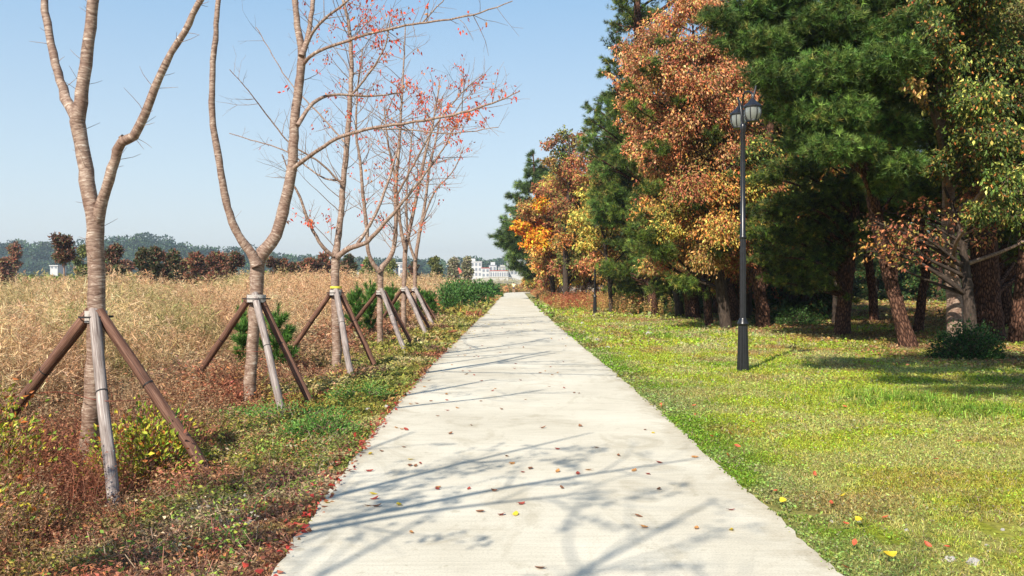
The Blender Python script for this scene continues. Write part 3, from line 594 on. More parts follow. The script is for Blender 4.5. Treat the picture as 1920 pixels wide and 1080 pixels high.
tripod(33, 778, 543, 10, [(772, 546, 745, 578, 5.5, .8, B_), (779, 542, 813, 612, 7, -1.6, G_), (782, 546, 820, 603, 5.5, -.1, B_)], 'farthest wooden tripod of the row')

# ---------------------------------------------------------------- forest trees
def make_tree(name, label, cat, trunk, clumps, kind, bark, pal, lsize, dens, group=None, limb_r=.05, twigk=14, hang=.6, zf=.75, origin=None):
    """trunk: rows x,y,z,r. clumps: rows x,y,z,R,(n leaves). Limbs run from the trunk to every clump, twigs fill it, leaves sit on twigs."""
    b = np.array(trunk[0][:3], float) if origin is None else np.array(origin, float)
    e = empty(name, b, label, cat, group)
    S = spline(trunk, .25); ta, la = Acc(), Acc(); tube(ta, S[:, :3], S[:, 3], 12, lump=.06)
    for ci, (cx, cy, cz, cr, n, pl) in enumerate(clumps):
        c = np.array([cx, cy, cz]); hd = np.linalg.norm(S[:, :2]-c[:2], axis=1)
        cost = np.abs(S[:, 2]-(cz-.45*hd))+.4*hd+1.5*(S[:, 2] < S[0, 2]+1.2); i = int(np.argmin(cost)); a = S[i, :3]
        L = np.linalg.norm(c-a); r0 = min(S[i, 3]*.6, .018+.016*L)
        mid = (a+c)/2+R.normal(0, .06*L, 3)+[0, 0, .07*L]
        Q = spline(np.array([[*a, r0], [*mid, r0*.6], [*c, r0*.28]]), max(.12, L/9)); tube(ta, Q[:, :3], Q[:, 3], 6)
        nt_ = max(5, int(n/twigk)); st = Q[(len(Q)*R.uniform(.5, 1, nt_)).astype(int).clip(0, len(Q)-1), :3]
        u = unit(R.normal(size=(nt_, 3)))*R.uniform(.55, 1.08, (nt_, 1))**.6*cr; u[:, 2] *= zf
        en = c+u; k_ = max(1, int(round(n/nt_)))
        twigs(ta, st, en, .004+.0035*cr, .002)
        t_ = R.uniform(.35, 1.05, (nt_, k_)); Dm = np.repeat(unit(en-st), k_, 0)
        Pm = (st[:, None]+(en-st)[:, None]*t_[..., None]).reshape(-1, 3)+R.normal(0, .09*cr+.01, (nt_*k_, 3))
        pp = pal if pl is None else pl; m = len(Pm); pp = [BRN_, RUST, GYL, OLV_][R.integers(4)] if kind == 'leaf' and len(clumps) > 30 and R.uniform() < .22 else pp
        col = np.minimum(pick(m, pp)*R.uniform(.62, 1.3)*1.32, .85)
        if kind == 'leaf':
            s_ = lsize*1.25*R.uniform(.6, 1.3, m); leaves(la, Pm, Dm*.5+R.normal(0, .5, (m, 3))+[0, 0, -hang], s_, s_*.52, col*R.uniform(.5, 1.35, (m, 1)))
        else: tufts(la, Pm, Dm+[0, 0, .45], dens, lsize*1.1, lsize*.085, col*R.uniform(.4, 1.7, (m, 1)))
    ta.build('trunk', bark, e, b); la.build('crown', LEAF if kind == 'leaf' else NEEDLE, e, b)
    return e
OLV_ = [((.12, .14, .03), 3), ((.2, .2, .05), 2), ((.3, .2, .06), 1)]
FD = 1.45
def pxclumps(L, d, kn, spread=1.2, back=.6, backd=3, pl=None, pal2=None, zlim=None):
    out = []
    for q in L:
        px, py, rp = q[:3]; pl_ = q[3] if len(q) > 3 else pl
        dd = d+R.uniform(-1, 1)*spread; c = W(px, py, dd); r = 1.13*rp/F*dd; kn_ = kn*FD
        out.append((*c, r, max(20, int(kn_*rp*rp)), pl_))
        if back:
            c2 = c+[R.normal(0, .3*r)+.6*backd, R.uniform(.6, 1.3)*backd, R.normal(0, .3)]; out.append((*c2, r*1.15, max(15, int(kn_*rp*rp*back)), pl_))
    return out
def pxtrunk(L, d, dd=0):
    n = len(L); out = []
    for i, (px, py, w_) in enumerate(L):
        e = d+dd*i/max(1, n-1); c = W(px, py, e); out.append([*c, .86*w_/F*e/2])
    out[0][2] = min(out[0][2], float(gz(out[0][0], out[0][1])))-.05; return np.array(out)
PG = [((.075, .115, .018), 3), ((.12, .16, .025), 2), ((.03, .055, .013), 2.5), ((.2, .18, .04), .6)]
PGL = [((.08, .14, .028), 3), ((.13, .19, .04), 2), ((.04, .08, .018), 2.4), ((.2, .19, .05), .4)]
PGF = [((.07, .12, .03), 3), ((.11, .155, .035), 2), ((.035, .06, .02), 2)]
PINK = [((.52, .21, .10), 3), ((.50, .15, .06), 2), ((.62, .38, .17), 2), ((.28, .11, .05), 1.5), ((.26, .25, .06), 1.2), ((.6, .3, .06), 1)]
ORNG = [((.62, .26, .06), 3), ((.60, .40, .10), 2.2), ((.42, .13, .05), 1.6), ((.25, .25, .05), 1.6), ((.2, .1, .04), 1)]
YEL = [((.58, .40, .08), 2.4), ((.42, .34, .07), 2.4), ((.2, .23, .045), 2.2), ((.5, .22, .05), 1)]
HOT = [((.85, .25, .02), 3), ((.80, .12, .02), 2), ((.85, .42, .03), 2)]
RUST = [((.42, .16, .07), 3), ((.33, .11, .06), 2), ((.36, .27, .07), 1.6), ((.2, .2, .05), 1)]
BRN_ = [((.40, .24, .08), 3), ((.30, .16, .06), 2), ((.24, .24, .06), 1.5), ((.5, .28, .06), 1)]
GYL = [((.08, .12, .02), 3.4), ((.17, .2, .035), 2), ((.48, .42, .10), 1), ((.45, .16, .04), .8), ((.05, .085, .018), 3)]

make_tree('pine_tree', 'farthest pine by the path end, tapering tiers of dark drooping boughs', 'tree',
    pxtrunk([(1030, 548, 12), (1022, 480, 10), (1010, 400, 8), (1002, 330, 5), (1000, 288, 2)], 85),
    pxclumps([(1000, 290, 8), (1001, 305, 11), (993, 325, 14), (1008, 330, 16), (978, 345, 14), (1000, 355, 22), (963, 368, 13), (985, 380, 20), (958, 392, 14), (980, 408, 24), (945, 412, 12), (965, 428, 22), (935, 438, 11), (958, 446, 20), (925, 442, 8), (980, 455, 28), (950, 462, 16), (935, 460, 8), (975, 480, 22), (958, 485, 12), (992, 500, 24), (1010, 510, 22), (985, 515, 14), (1020, 400, 26), (1030, 460, 30), (1015, 350, 22), (990, 430, 28), (970, 470, 20), (950, 430, 16), (1000, 470, 30), (1010, 320, 18), (965, 500, 16), (940, 450, 14)], 85, .42, 1.5, .6, 3), 'needle', PINE, PGF, .46, 12, zf=.5)
make_tree('maple_tree', 'flame orange maple in front of the farthest pine', 'tree', pxtrunk([(1040, 552, 12), (1032, 500, 9), (1020, 450, 6), (1012, 400, 3)], 72),
    pxclumps([(975, 420, 13, HOT), (985, 432, 18, HOT), (1002, 418, 16, HOT), (1000, 445, 20, HOT), (1020, 460, 18, HOT), (1005, 470, 14, ORNG), (1025, 480, 18, ORNG), (995, 395, 20, RUST), (1015, 380, 18, HOT), (1040, 390, 22, ORNG), (980, 385, 16, RUST), (1045, 420, 24, RUST), (1050, 455, 24, RUST), (1035, 500, 20, RUST), (1010, 355, 16, RUST), (965, 408, 10, RUST), (970, 430, 12, HOT), (990, 455, 16, HOT), (1015, 435, 18, HOT), (1035, 465, 18, HOT), (1010, 500, 16, ORNG), (990, 410, 14, HOT)], 69, .8, 1.3, .4, 2.5), 'leaf', WOODB, HOT, .2, 0)
make_tree('broadleaf_tree', 'tall rust brown tree rising behind the orange maple', 'tree', pxtrunk([(1062, 555, 14), (1060, 480, 11), (1065, 380, 8), (1068, 300, 5), (1066, 255, 2)], 62),
    pxclumps([(1062, 250, 16), (1040, 262, 16), (1022, 270, 11), (1085, 262, 18), (1055, 285, 22), (1090, 295, 24), (1030, 300, 16), (1065, 320, 26), (1095, 335, 26), (1045, 345, 22), (1075, 360, 26), (1105, 375, 26, YEL), (1050, 390, 26), (1080, 410, 30, YEL), (1060, 450, 26, ORNG), (1095, 450, 28, YEL), (1070, 490, 24), (1100, 500, 26), (1050, 500, 20, RUST)], 62, .75, 1.5, .45, 3, RUST), 'leaf', WOODB, RUST, .17, 0)
make_tree('pine_tree', 'pine with stacked bright green pads behind the yellow cherry', 'tree', pxtrunk([(1180, 575, 20), (1175, 480, 16), (1160, 350, 12), (1145, 240, 8), (1138, 185, 3)], 52),
    pxclumps([(1138, 190, 20), (1112, 205, 16), (1160, 210, 24), (1100, 200, 9), (1130, 230, 24), (1165, 250, 28), (1108, 245, 16), (1098, 270, 12), (1140, 285, 26), (1115, 300, 20), (1180, 290, 28), (1160, 330, 28), (1185, 370, 30), (1195, 420, 30), (1165, 455, 26), (1190, 480, 30), (1170, 520, 24), (1205, 530, 26), (1150, 545, 16), (1105, 340, 14)], 52, .3, 1.5, .5, 3), 'needle', PINE, PG, .27, 11, zf=.55)
make_tree('cherry_tree', 'yellow leaved cherry above the weeds left of the far lamp post', 'tree', pxtrunk([(1146, 578, 9), (1142, 520, 8), (1132, 450, 6), (1122, 380, 4)], 47),
    pxclumps([(1100, 360, 24), (1130, 340, 24), (1122, 385, 26), (1090, 405, 22), (1140, 410, 26), (1110, 435, 28), (1150, 445, 26), (1130, 475, 26, ORNG), (1095, 460, 20), (1165, 400, 20), (1160, 350, 20), (1090, 330, 16, RUST), (1105, 490, 20, RUST)], 47, .6, 1.2, .3, 2.2, YEL), 'leaf', WOODB, YEL, .14, 0, twigk=12)
make_tree('pine_tree', 'tallest pine, dark crown running out of the top of the view beside the sky', 'tree', pxtrunk([(1300, 590, 34), (1285, 480, 30), (1240, 330, 26), (1210, 180, 22), (1195, 40, 16), (1200, -120, 10)], 40),
    pxclumps([(1165, 10, 22), (1180, -15, 30), (1150, 40, 14), (1172, 50, 26), (1200, 30, 34), (1148, 75, 16), (1180, 95, 32), (1140, 110, 14), (1128, 135, 14), (1155, 130, 24), (1190, 150, 34), (1150, 170, 20), (1180, 195, 30), (1210, 230, 36), (1190, 270, 30), (1230, 300, 40), (1220, 380, 40), (1215, 460, 40), (1245, -30, 45), (1300, -60, 50), (1250, 500, 40), (1280, 530, 35), (1230, 545, 25)], 40, .26, 1.5, .5, 3), 'needle', PINE, PG, .2, 13, zf=.55)
make_tree('cherry_tree', 'biggest cherry, salmon and orange crown filling the middle of the woodland edge', 'tree', pxtrunk([(1362, 605, 26), (1350, 520, 24), (1330, 420, 20), (1310, 300, 15), (1300, 180, 10), (1300, 60, 6)], 31),
    pxclumps([(1295, 10, 42), (1250, 45, 34), (1335, 20, 36), (1215, 75, 26), (1275, 85, 42), (1330, 90, 42), (1380, 60, 34), (1210, 120, 30), (1190, 110, 16), (1255, 140, 42), (1315, 160, 46), (1370, 140, 42), (1200, 175, 22), (1235, 205, 40), (1290, 225, 48), (1350, 220, 46), (1400, 200, 38), (1215, 255, 32), (1260, 280, 44), (1320, 290, 48), (1385, 290, 42), (1430, 280, 36), (1240, 325, 32, ORNG), (1290, 350, 46, ORNG), (1350, 355, 46, ORNG), (1410, 350, 40, YEL), (1250, 385, 34, YEL), (1300, 415, 44, ORNG), (1355, 425, 44, ORNG), (1240, 430, 26, YEL), (1410, 420, 36, YEL), (1270, 470, 32, ORNG), (1325, 480, 40, RUST), (1375, 490, 36, RUST), (1230, 490, 20, RUST), (1440, 350, 26, YEL), (1225, 345, 22, YEL)], 30, .72, 1.5, .4, 2.4, PINK), 'leaf', WOODB, PINK, .088, 0, hang=.8)
make_tree('pine_tree', 'pine with a thick red trunk leaning left, nearest behind the lamp post', 'tree', pxtrunk([(1378, 606, 34), (1368, 560, 31), (1352, 500, 28), (1335, 400, 24), (1330, 250, 20), (1340, 100, 14), (1350, -60, 8)], 37),
    pxclumps([(1300, 520, 30), (1260, 500, 28), (1340, 500, 30), (1210, 400, 30), (1330, 380, 50), (1380, 320, 50), (1300, 260, 50), (1360, 180, 50), (1400, 80, 60), (1330, 20, 60), (1400, -60, 60), (1300, 120, 50)], 38, .2, 1.5, .4, 3), 'needle', PINE, PG, .2, 12, zf=.55)
make_tree('pine_tree', 'pine with a short sunlit orange trunk just right of the lamp post', 'tree', pxtrunk([(1431, 615, 34), (1428, 570, 28), (1420, 520, 27), (1412, 440, 24), (1430, 330, 20), (1450, 180, 15), (1440, 40, 9)], 32),
    pxclumps([(1420, 330, 40), (1455, 250, 45), (1400, 220, 40), (1480, 150, 50), (1430, 120, 50), (1430, 20, 60), (1480, 330, 40), (1390, 500, 22), (1440, 490, 30)], 33, .2, 1.2, .4, 3), 'needle', PINE, PG, .17, 13, zf=.55)
make_tree('pine_tree', 'pine with low shaggy dark boughs right of the lamp post', 'tree', pxtrunk([(1577, 632, 38), (1582, 580, 31), (1590, 500, 28), (1600, 400, 26), (1590, 280, 22), (1560, 150, 17), (1560, 0, 12), (1570, -140, 6)], 27),
    pxclumps([(1435, 395, 34), (1475, 380, 40), (1520, 370, 42), (1410, 430, 26), (1450, 440, 38), (1500, 430, 44), (1550, 420, 40), (1425, 475, 28), (1470, 490, 36), (1520, 495, 40), (1450, 525, 22), (1500, 535, 24), (1560, 470, 40), (1590, 430, 36), (1430, 335, 30), (1470, 310, 38), (1520, 300, 40), (1570, 350, 42), (1610, 370, 38), (1640, 430, 36), (1550, 530, 24)], 26.5, .24, 1.0, .35, 2.0), 'needle', PINE, PG, .15, 15, zf=.5)
make_tree('pine_tree', 'nearest pine, leaning trunk and broad bright needle pads across the top right', 'tree', pxtrunk([(1706, 655, 42), (1690, 600, 32), (1668, 520, 29), (1650, 440, 28), (1632, 350, 27), (1622, 280, 24), (1600, 180, 20), (1580, 60, 15), (1570, -80, 9)], 22),
    pxclumps([(1350, 30, 34), (1400, 15, 46), (1460, 0, 55), (1380, 75, 40), (1430, 80, 52), (1490, 75, 55), (1550, 40, 60), (1440, 140, 44), (1500, 150, 55), (1560, 130, 60), (1620, 70, 60), (1470, 205, 44), (1525, 215, 52), (1585, 210, 55), (1640, 160, 55), (1500, 262, 36), (1555, 280, 44), (1610, 275, 40), (1680, 110, 55), (1670, 240, 50), (1690, 310, 42), (1650, 340, 36), (1720, 40, 50), (1600, -20, 60), (1500, -60, 60), (1655, 5, 50), (1690, -25, 50), (1640, -50, 50)], 20.5, .25, 1.2, .35, 2.2, PGL), 'needle', PINE, PGL, .155, 18, zf=.5, twigk=7)
make_tree('cherry_tree', 'multi stemmed cherry on the right with hanging green and yellow leaves', 'tree', pxtrunk([(1795, 630, 50), (1792, 590, 36), (1786, 520, 30), (1778, 440, 27), (1778, 350, 24), (1776, 270, 21), (1758, 200, 18), (1745, 110, 15), (1738, 0, 10)], 22.5),
    pxclumps([(1715, 20, 36), (1750, 50, 38), (1800, 20, 42), (1850, 50, 44), (1900, 30, 44), (1735, 110, 32), (1775, 110, 38), (1825, 105, 44), (1880, 110, 46), (1715, 160, 22), (1790, 175, 40), (1845, 175, 44), (1905, 180, 44), (1810, 245, 42), (1865, 250, 44), (1915, 260, 40), (1760, 300, 34), (1830, 315, 44), (1890, 330, 42), (1940, 120, 50), (1850, 390, 36), (1910, 400, 36), (1780, -30, 60), (1870, -40, 60)], 20, .42, 1.3, .4, 2.4, GYL), 'leaf', CHERRY, GYL, .085, 0, hang=.9)
make_tree('broadleaf_tree', 'brown and olive tree filling the gap behind the far lamp post', 'tree', pxtrunk([(1165, 578, 14), (1170, 500, 12), (1175, 420, 8), (1180, 350, 4)], 56),
    pxclumps([(1150, 380, 26, YEL), (1190, 360, 28), (1150, 500, 26), (1185, 440, 30), (1215, 400, 30), (1200, 480, 30), (1160, 535, 24), (1205, 530, 26), (1240, 460, 30), (1130, 515, 22), (1225, 340, 26)], 56, .7, 1.5, .5, 3, BRN_), 'leaf', WOODB, BRN_, .16, 0)
make_tree('pine_tree', 'dark pine standing between the yellow cherry and the biggest cherry', 'tree', pxtrunk([(1262, 582, 26), (1258, 500, 22), (1250, 400, 17), (1240, 300, 12), (1235, 200, 6)], 50),
    pxclumps([(1200, 240, 30), (1165, 290, 26), (1200, 310, 34), (1180, 350, 32), (1150, 325, 22), (1210, 380, 38), (1175, 410, 30), (1240, 430, 40), (1195, 460, 34), (1260, 490, 38), (1215, 520, 32), (1290, 510, 34), (1180, 550, 22), (1240, 555, 22)], 49, .3, 1.5, .5, 3), 'needle', PINE, PG, .24, 12, zf=.6)
make_tree('broadleaf_tree', 'low rust red tree between the orange maple and the yellow cherry', 'tree', pxtrunk([(1080, 558, 14), (1078, 500, 11), (1080, 430, 7), (1082, 370, 3)], 76),
    pxclumps([(1040, 470, 26), (1070, 460, 28, ORNG), (1100, 430, 28), (1045, 510, 24), (1080, 500, 28), (1110, 480, 28), (1030, 440, 22), (1065, 530, 22), (1100, 530, 26), (1020, 525, 20), (1010, 490, 20, BRN_), (1120, 370, 28, BRN_), (1090, 350, 26), (1130, 290, 24, BRN_), (1115, 320, 24)], 76, .8, 1.5, .5, 3, RUST), 'leaf', WOODB, RUST, .2, 0)
make_tree('pine_tree', 'slender pine with green pads weaving through the biggest cherry crown', 'tree', pxtrunk([(1330, 596, 18), (1318, 480, 16), (1290, 320, 12), (1255, 160, 9), (1240, 40, 5)], 33),
    pxclumps([(1215, 120, 20), (1250, 75, 18), (1280, 190, 18), (1190, 200, 18), (1230, 275, 24), (1340, 250, 18), (1215, 350, 24), (1300, 380, 22), (1240, 470, 28), (1280, 530, 26), (1380, 330, 20), (1180, 160, 16), (1200, 430, 28), (1395, 440, 24), (1350, 470, 20), (1170, 310, 20)], 29.3, .3, .6, .2, 2), 'needle', PINE, PG, .17, 13, zf=.45)
make_tree('cherry_tree', 'half hidden orange cherry between the biggest cherry and the lamp head', 'tree', pxtrunk([(1400, 598, 22), (1402, 520, 20), (1408, 420, 16), (1415, 300, 12), (1420, 200, 6)], 39),
    pxclumps([(1400, 160, 36, PINK), (1430, 210, 38), (1400, 250, 36, PINK), (1440, 280, 36, YEL), (1420, 330, 36), (1395, 400, 36, YEL), (1425, 440, 34), (1380, 460, 34), (1300, 515, 30, YEL), (1345, 520, 30, RUST), (1390, 520, 30, RUST), (1440, 400, 30, YEL), (1260, 505, 26, ORNG), (1460, 230, 30)], 38, .62, 1.2, .4, 2.4, ORNG), 'leaf', WOODB, ORNG, .11, 0, hang=.8)
def fill(poly, n, r0, r1, pals):
    poly = np.array(poly, float); out = []; lo, hi = poly.min(0), poly.max(0)
    while len(out) < n:
        q = R.uniform(lo, hi); ins = False; j_ = len(poly)-1
        for i_ in range(len(poly)):
            (xa_, ya_), (xb_, yb_) = poly[i_], poly[j_]
            if (ya_ > q[1]) != (yb_ > q[1]) and q[0] < (xb_-xa_)*(q[1]-ya_)/(yb_-ya_)+xa_: ins = not ins
            j_ = i_
        if ins: out.append((q[0], q[1], R.uniform(r0, r1), pals[R.integers(len(pals))]))
    return out
make_tree('broadleaf_tree', 'wide olive and rust tree low at the woodland edge above the orange weeds', 'tree', pxtrunk([(1090, 566, 12), (1088, 500, 10), (1090, 420, 7), (1092, 360, 3)], 66),
    pxclumps(fill([(1062, 330), (1100, 300), (1150, 380), (1160, 530), (1050, 530)], 26, 17, 26, [RUST, BRN_, YEL, BRN_]), 66, .62, 2, .4, 3), 'leaf', WOODB, BRN_, .17, 0)
make_tree('broadleaf_tree', 'dull brown tree behind the flame orange maple', 'tree', pxtrunk([(1050, 556, 12), (1050, 480, 9), (1045, 400, 6), (1040, 330, 3)], 80),
    pxclumps(fill([(985, 400), (1030, 320), (1100, 330), (1110, 530), (1000, 530)], 26, 16, 24, [RUST, BRN_, RUST, YEL]), 80, .7, 2, .4, 3), 'leaf', WOODB, BRN_, .2, 0)
make_tree('pine_tree', 'broad pine with green pads spreading left of the tallest pine', 'tree', pxtrunk([(1225, 580, 22), (1215, 480, 18), (1195, 360, 14), (1175, 250, 10), (1165, 200, 5)], 45),
    pxclumps(fill([(1115, 195), (1170, 180), (1230, 300), (1250, 540), (1150, 540), (1100, 290)], 30, 20, 32, [PG, PGL])+[(1100, 260, 16, PGL), (1092, 280, 11, PGL), (1108, 225, 12, PG)], 45, .3, 2, .4, 3), 'needle', PINE, PG, .23, 12, zf=.5)
make_tree('cherry_tree', 'rust pink cherry leaning out over the broad green pine pads', 'tree', pxtrunk([(1275, 588, 20), (1262, 480, 17), (1240, 340, 13), (1215, 210, 9), (1200, 120, 4)], 42),
    pxclumps([(1160, 95, 18), (1185, 75, 24), (1165, 150, 18), (1145, 140, 12), (1185, 120, 26), (1175, 190, 24), (1200, 160, 28), (1190, 240, 26), (1165, 225, 16), (1205, 290, 26), (1180, 275, 20), (1215, 340, 26, ORNG), (1225, 50, 28), (1205, 100, 28), (1220, 200, 30)], 36, .62, 1.2, .3, 2, PINK), 'leaf', WOODB, PINK, .105, 0, hang=.8)
make_tree('cherry_tree', 'amber cherry low between the forked saplings and the biggest cherry', 'tree', pxtrunk([(1300, 592, 18), (1292, 520, 15), (1280, 440, 11), (1275, 360, 5)], 41),
    pxclumps(fill([(1190, 370), (1280, 330), (1330, 420), (1320, 530), (1200, 510)], 24, 20, 30, [YEL, ORNG, BRN_]), 37, .55, 1.5, .3, 2), 'leaf', WOODB, YEL, .12, 0, hang=.8)
# side stems of the multi stemmed cherry and the sparse orange undergrowth tree
make_tree('cherry_tree', 'thin bare stemmed cherry with a few orange leaves low on the right', 'tree', pxtrunk([(1822, 640, 34), (1818, 590, 26), (1812, 520, 20), (1806, 470, 15), (1790, 400, 9), (1770, 350, 5)], 21.5),
    pxclumps([(1625, 470, 30, ORNG), (1665, 450, 34), (1700, 430, 34), (1640, 415, 30), (1740, 445, 34), (1690, 480, 30), (1790, 400, 36), (1850, 440, 36), (1880, 400, 30), (1760, 480, 30), (1720, 390, 30), (1830, 360, 30)], 21, .06, .7, .2, 1.0, RUST), 'leaf', WOODB, RUST, .085, 0, twigk=3, limb_r=.03)
make_tree('pine_tree', 'thick dark pine trunk beside the multi stemmed cherry', 'tree', pxtrunk([(1858, 622, 62), (1855, 560, 50), (1850, 480, 46), (1848, 380, 42), (1840, 200, 34), (1845, 0, 22), (1850, -100, 12)], 25),
    pxclumps([(1850, 320, 60), (1780, 260, 60), (1900, 240, 60), (1840, 150, 70), (1760, 360, 50), (1880, 420, 50), (1910, 100, 70), (1740, 180, 60), (1780, 60, 60), (1850, 0, 80), (1950, 330, 60), (1930, 470, 30)], 25.5, .16, 1.5, .4, 2.5), 'needle', PINE, PG, .16, 14, zf=.6)
# generic background pines and broadleaves, copied
def gen_tree(kind, h, seed, label, group, pal, low=.30, wide=.30, nm=None):
    base = np.array([[0, 0, -.1, .19], [.1, .1, 1.2, .155], [.25*math.sin(seed), .2, 3, .16], [.5*math.sin(seed*2), .4*math.cos(seed), h*.6, .12], [.6*math.sin(seed*3), 0, h*.95, .04]]); cl = []
    for k_ in range(30):
        t_ = R.uniform(0, 1); z_ = h*(low+(.98-low)*t_); rad = (h*wide)*(1-.75*t_**1.6)*R.uniform(.25, 1); a = k_*2.4+seed
        cl.append((rad*math.cos(a), rad*math.sin(a), z_, h*.095*R.uniform(.8, 1.3), 560 if kind == 'leaf' else 200, None))
    return make_tree(nm or ('pine_tree' if kind == 'needle' else 'broadleaf_tree'), label, 'tree', base, cl, kind, PINE if kind == 'needle' else WOODB, pal, .2 if kind == 'leaf' else .24, 9, group, zf=.6)
bgp, bgb = 'pines deep in the woodland', 'autumn broadleaf trees deep in the woodland'
lp, lb = 'slim dark pine among many inside the shaded woodland', 'orange brown broadleaf tree inside the shaded woodland'
protoP = [gen_tree('needle', 12.5, s_, lp, bgp, PG) for s_ in (1, 2.6, 4.1)]; protoB = [gen_tree('leaf', 10.5, s_, lb, bgb, ORNG) for s_ in (1.7, 3.3)]
DKG = [((.035, .08, .02), 3), ((.06, .11, .025), 2), ((.12, .13, .035), .8), ((.22, .12, .04), .5)]
protoU = [gen_tree('leaf', 4.6, 2.2, 'bushy evergreen understory tree in the woodland shade', 'understory trees in the woodland', DKG, .06, .42, 'understory_tree')]
spots = []
for yy in list(np.arange(24, 60, 5.2))+list(np.arange(60, 150, 9.5)):
    for xx in np.arange(11.5, 46, 4.6 if yy < 60 else 6.5):
        x = xx+R.uniform(-1.4, 1.4)+(2.2 if yy < 36 else 0); y = yy+R.uniform(-1.8, 1.8); px = x/y*F+962
        if px > 2150 or (px < 1240 and xx > 24 and yy < 60): continue
        if (1590 < px < 1790 and y > 32 and y < 62) : continue
        spots.append((x, y))
for x, y in ((11.5, 52), (12.5, 60), (8.5, 66), (9, 76), (8, 88), (7, 98), (9.5, 108), (6.5, 112), (10.5, 95), (13, 84), (14, 27), (17.5, 31), (20.5, 29), (23, 34), (10.2, 50), (11.3, 54), (12.6, 49), (12.2, 57), (9.4, 61), (14.2, 53), (15.6, 45), (8.9, 72), (12.9, 41), (15.2, 37)): spots.append((x, y))
for i, (x, y) in enumerate(spots):
    pr = protoB[i % 2] if (i % 5 == 3 and x/y < .5) else protoP[i % 3]
    sc = R.uniform(.85, 1.12)*(.72 if (x/y*F+962 < 1150) else 1)
    loc = (x, y, float(gz(x, y)))
    if 'used' not in pr: pr['used'] = 1; pr.location = loc; pr.scale = (sc,)*3; pr.rotation_euler = (0, 0, R.uniform(0, 6.28))
    else: c = copy_tree(pr, loc, None, R.uniform(0, 6.28), sc)
us = [(8.2, 62), (9.6, 57), (7.6, 70), (9.5, 68), (8.0, 79), (10, 83), (7.5, 92), (9, 99), (7.0, 106), (9, 115), (12, 50), (14.5, 47), (11.5, 43), (17, 52), (14, 60), (7, 125), (10.5, 128), (20, 58), (13, 39)]
us += [(x_, 72+R.uniform(0, 5)) for x_ in np.arange(22, 50, 3.0)]+[(x_, 88+R.uniform(0, 10)) for x_ in np.arange(13, 62, 3.0)]+[(x_, 104+R.uniform(0, 14)) for x_ in np.arange(14, 74, 3.4)]
for i, (x, y) in enumerate(us):
    loc = (x, y, float(gz(x, y))); sc = R.uniform(.8, 1.15)*(1.5 if y > 86 else .85); pr = protoU[0]
    if i == 0: pr.location = loc; pr.scale = (sc,)*3
    else: copy_tree(pr, loc, None, R.uniform(0, 6.28), sc)
for o in SC.objects:
    if 'used' in o: del o['used']
make_tree('pine_tree', 'tall pine beyond the right edge of the view with boughs over the lawn', 'tree', [[6.9, 9.2, -.1, .22], [6.8, 9.3, 3, .18], [6.3, 9.4, 5.4, .14], [5.8, 9.6, 7.4, .07]],
    [(x_, y_, z_, r_, 1000, None) for x_, y_, z_, r_ in ((3.0, 11.4, 6.4, .7), (3.9, 11.0, 6.3, .8), (4.9, 11.6, 6.6, .8), (6.0, 12.0, 6.8, .9), (7.4, 11.8, 6.8, .9), (8.6, 10.8, 6.6, .9), (3.6, 9.2, 6.3, .7), (4.8, 9.4, 6.4, .8), (6.4, 9.8, 7.4, .9), (7.8, 9.2, 6.6, .9), (4.4, 7.6, 6.2, .7), (5.8, 7.8, 6.2, .9), (7.2, 7.4, 6.2, .8), (3.0, 8.0, 6.0, .7), (3.4, 6.6, 5.8, .7), (4.6, 6.2, 5.8, .8), (5.8, 6.2, 6.0, .8), (2.6, 10.2, 6.3, .6), (5.4, 10.4, 6.6, .9))], 'needle', PINE, PG, .15, 9, zf=.5)
# trees just outside the right of the view whose shade falls on the lawn edge
copy_tree(protoP[1], (14.5, 17.5, 0), 'pine outside the right edge, deeper in the shade', 2.0, .9)
copy_tree(protoB[1], (9.8, 7.0, -.05), 'broadleaf tree outside the right edge with leaves reaching over the lawn', 3.0, .62)
# slim saplings
for px, py, d, tp, label in ((1212, 588, 47, [(1212, 588, 3.5), (1208, 555, 3), (1203, 520, 2.5), (1200, 480, 2)], 'thinnest pale sapling stem, left of the pair under the pines'), (1226, 588, 46, [(1226, 588, 6), (1224, 560, 5), (1229, 535, 4), (1232, 500, 3)], 'forked pale sapling between the pale stem and the pine trunks'), (1235, 586, 49, [(1222, 586, 4), (1218, 555, 4), (1214, 530, 3), (1210, 490, 2)], 'reddish sapling leaning between two pale stems')):
    make_tree('sapling', label, 'tree', pxtrunk(tp, d), pxclumps([(tp[-1][0], tp[-1][1], 16), (tp[-1][0]+8, tp[-1][1]+15, 14)], d, .3, .3, 0), 'leaf', CHERRY, YEL, .14, 0)

# dark evergreen bush
def bush(name, label, cat, c, r, n, ls, pal, group=None, rz=.7, nst=14):
    b = np.array([c[0], c[1], gz(c[0], c[1])]); e = empty(name, b, label, cat, group); st, lf = Acc(), Acc()
    en = unit(R.normal(size=(n//9, 3))*[1, 1, .8]+[0, 0, .35])*R.uniform(.5, 1.05, (n//9, 1))*[r[0], r[1], r[2]]+b
    en[:, 2] = np.maximum(en[:, 2], b[2]+.04)
    hub = b+(en-b)*R.uniform(.2, .5, (len(en), 1)); twigs(st, np.repeat(b[None], len(en), 0)+R.normal(0, .05, en.shape)*[1, 1, 0], en, .006*r[0]+.002, .002)
    P_ = np.repeat(en, 9, 0)+R.normal(0, .09*max(r), (len(en)*9, 3)); P_[:, 2] = np.maximum(P_[:, 2], b[2]+.02)
    s_ = ls*R.uniform(.6, 1.3, len(P_)); leaves(lf, P_, unit(P_-b)+R.normal(0, .6, P_.shape), s_, s_*.55, pick(len(P_), pal))
    st.build('stem', CHERRY, e, b); lf.build('foliage', LEAF, e, b); return e
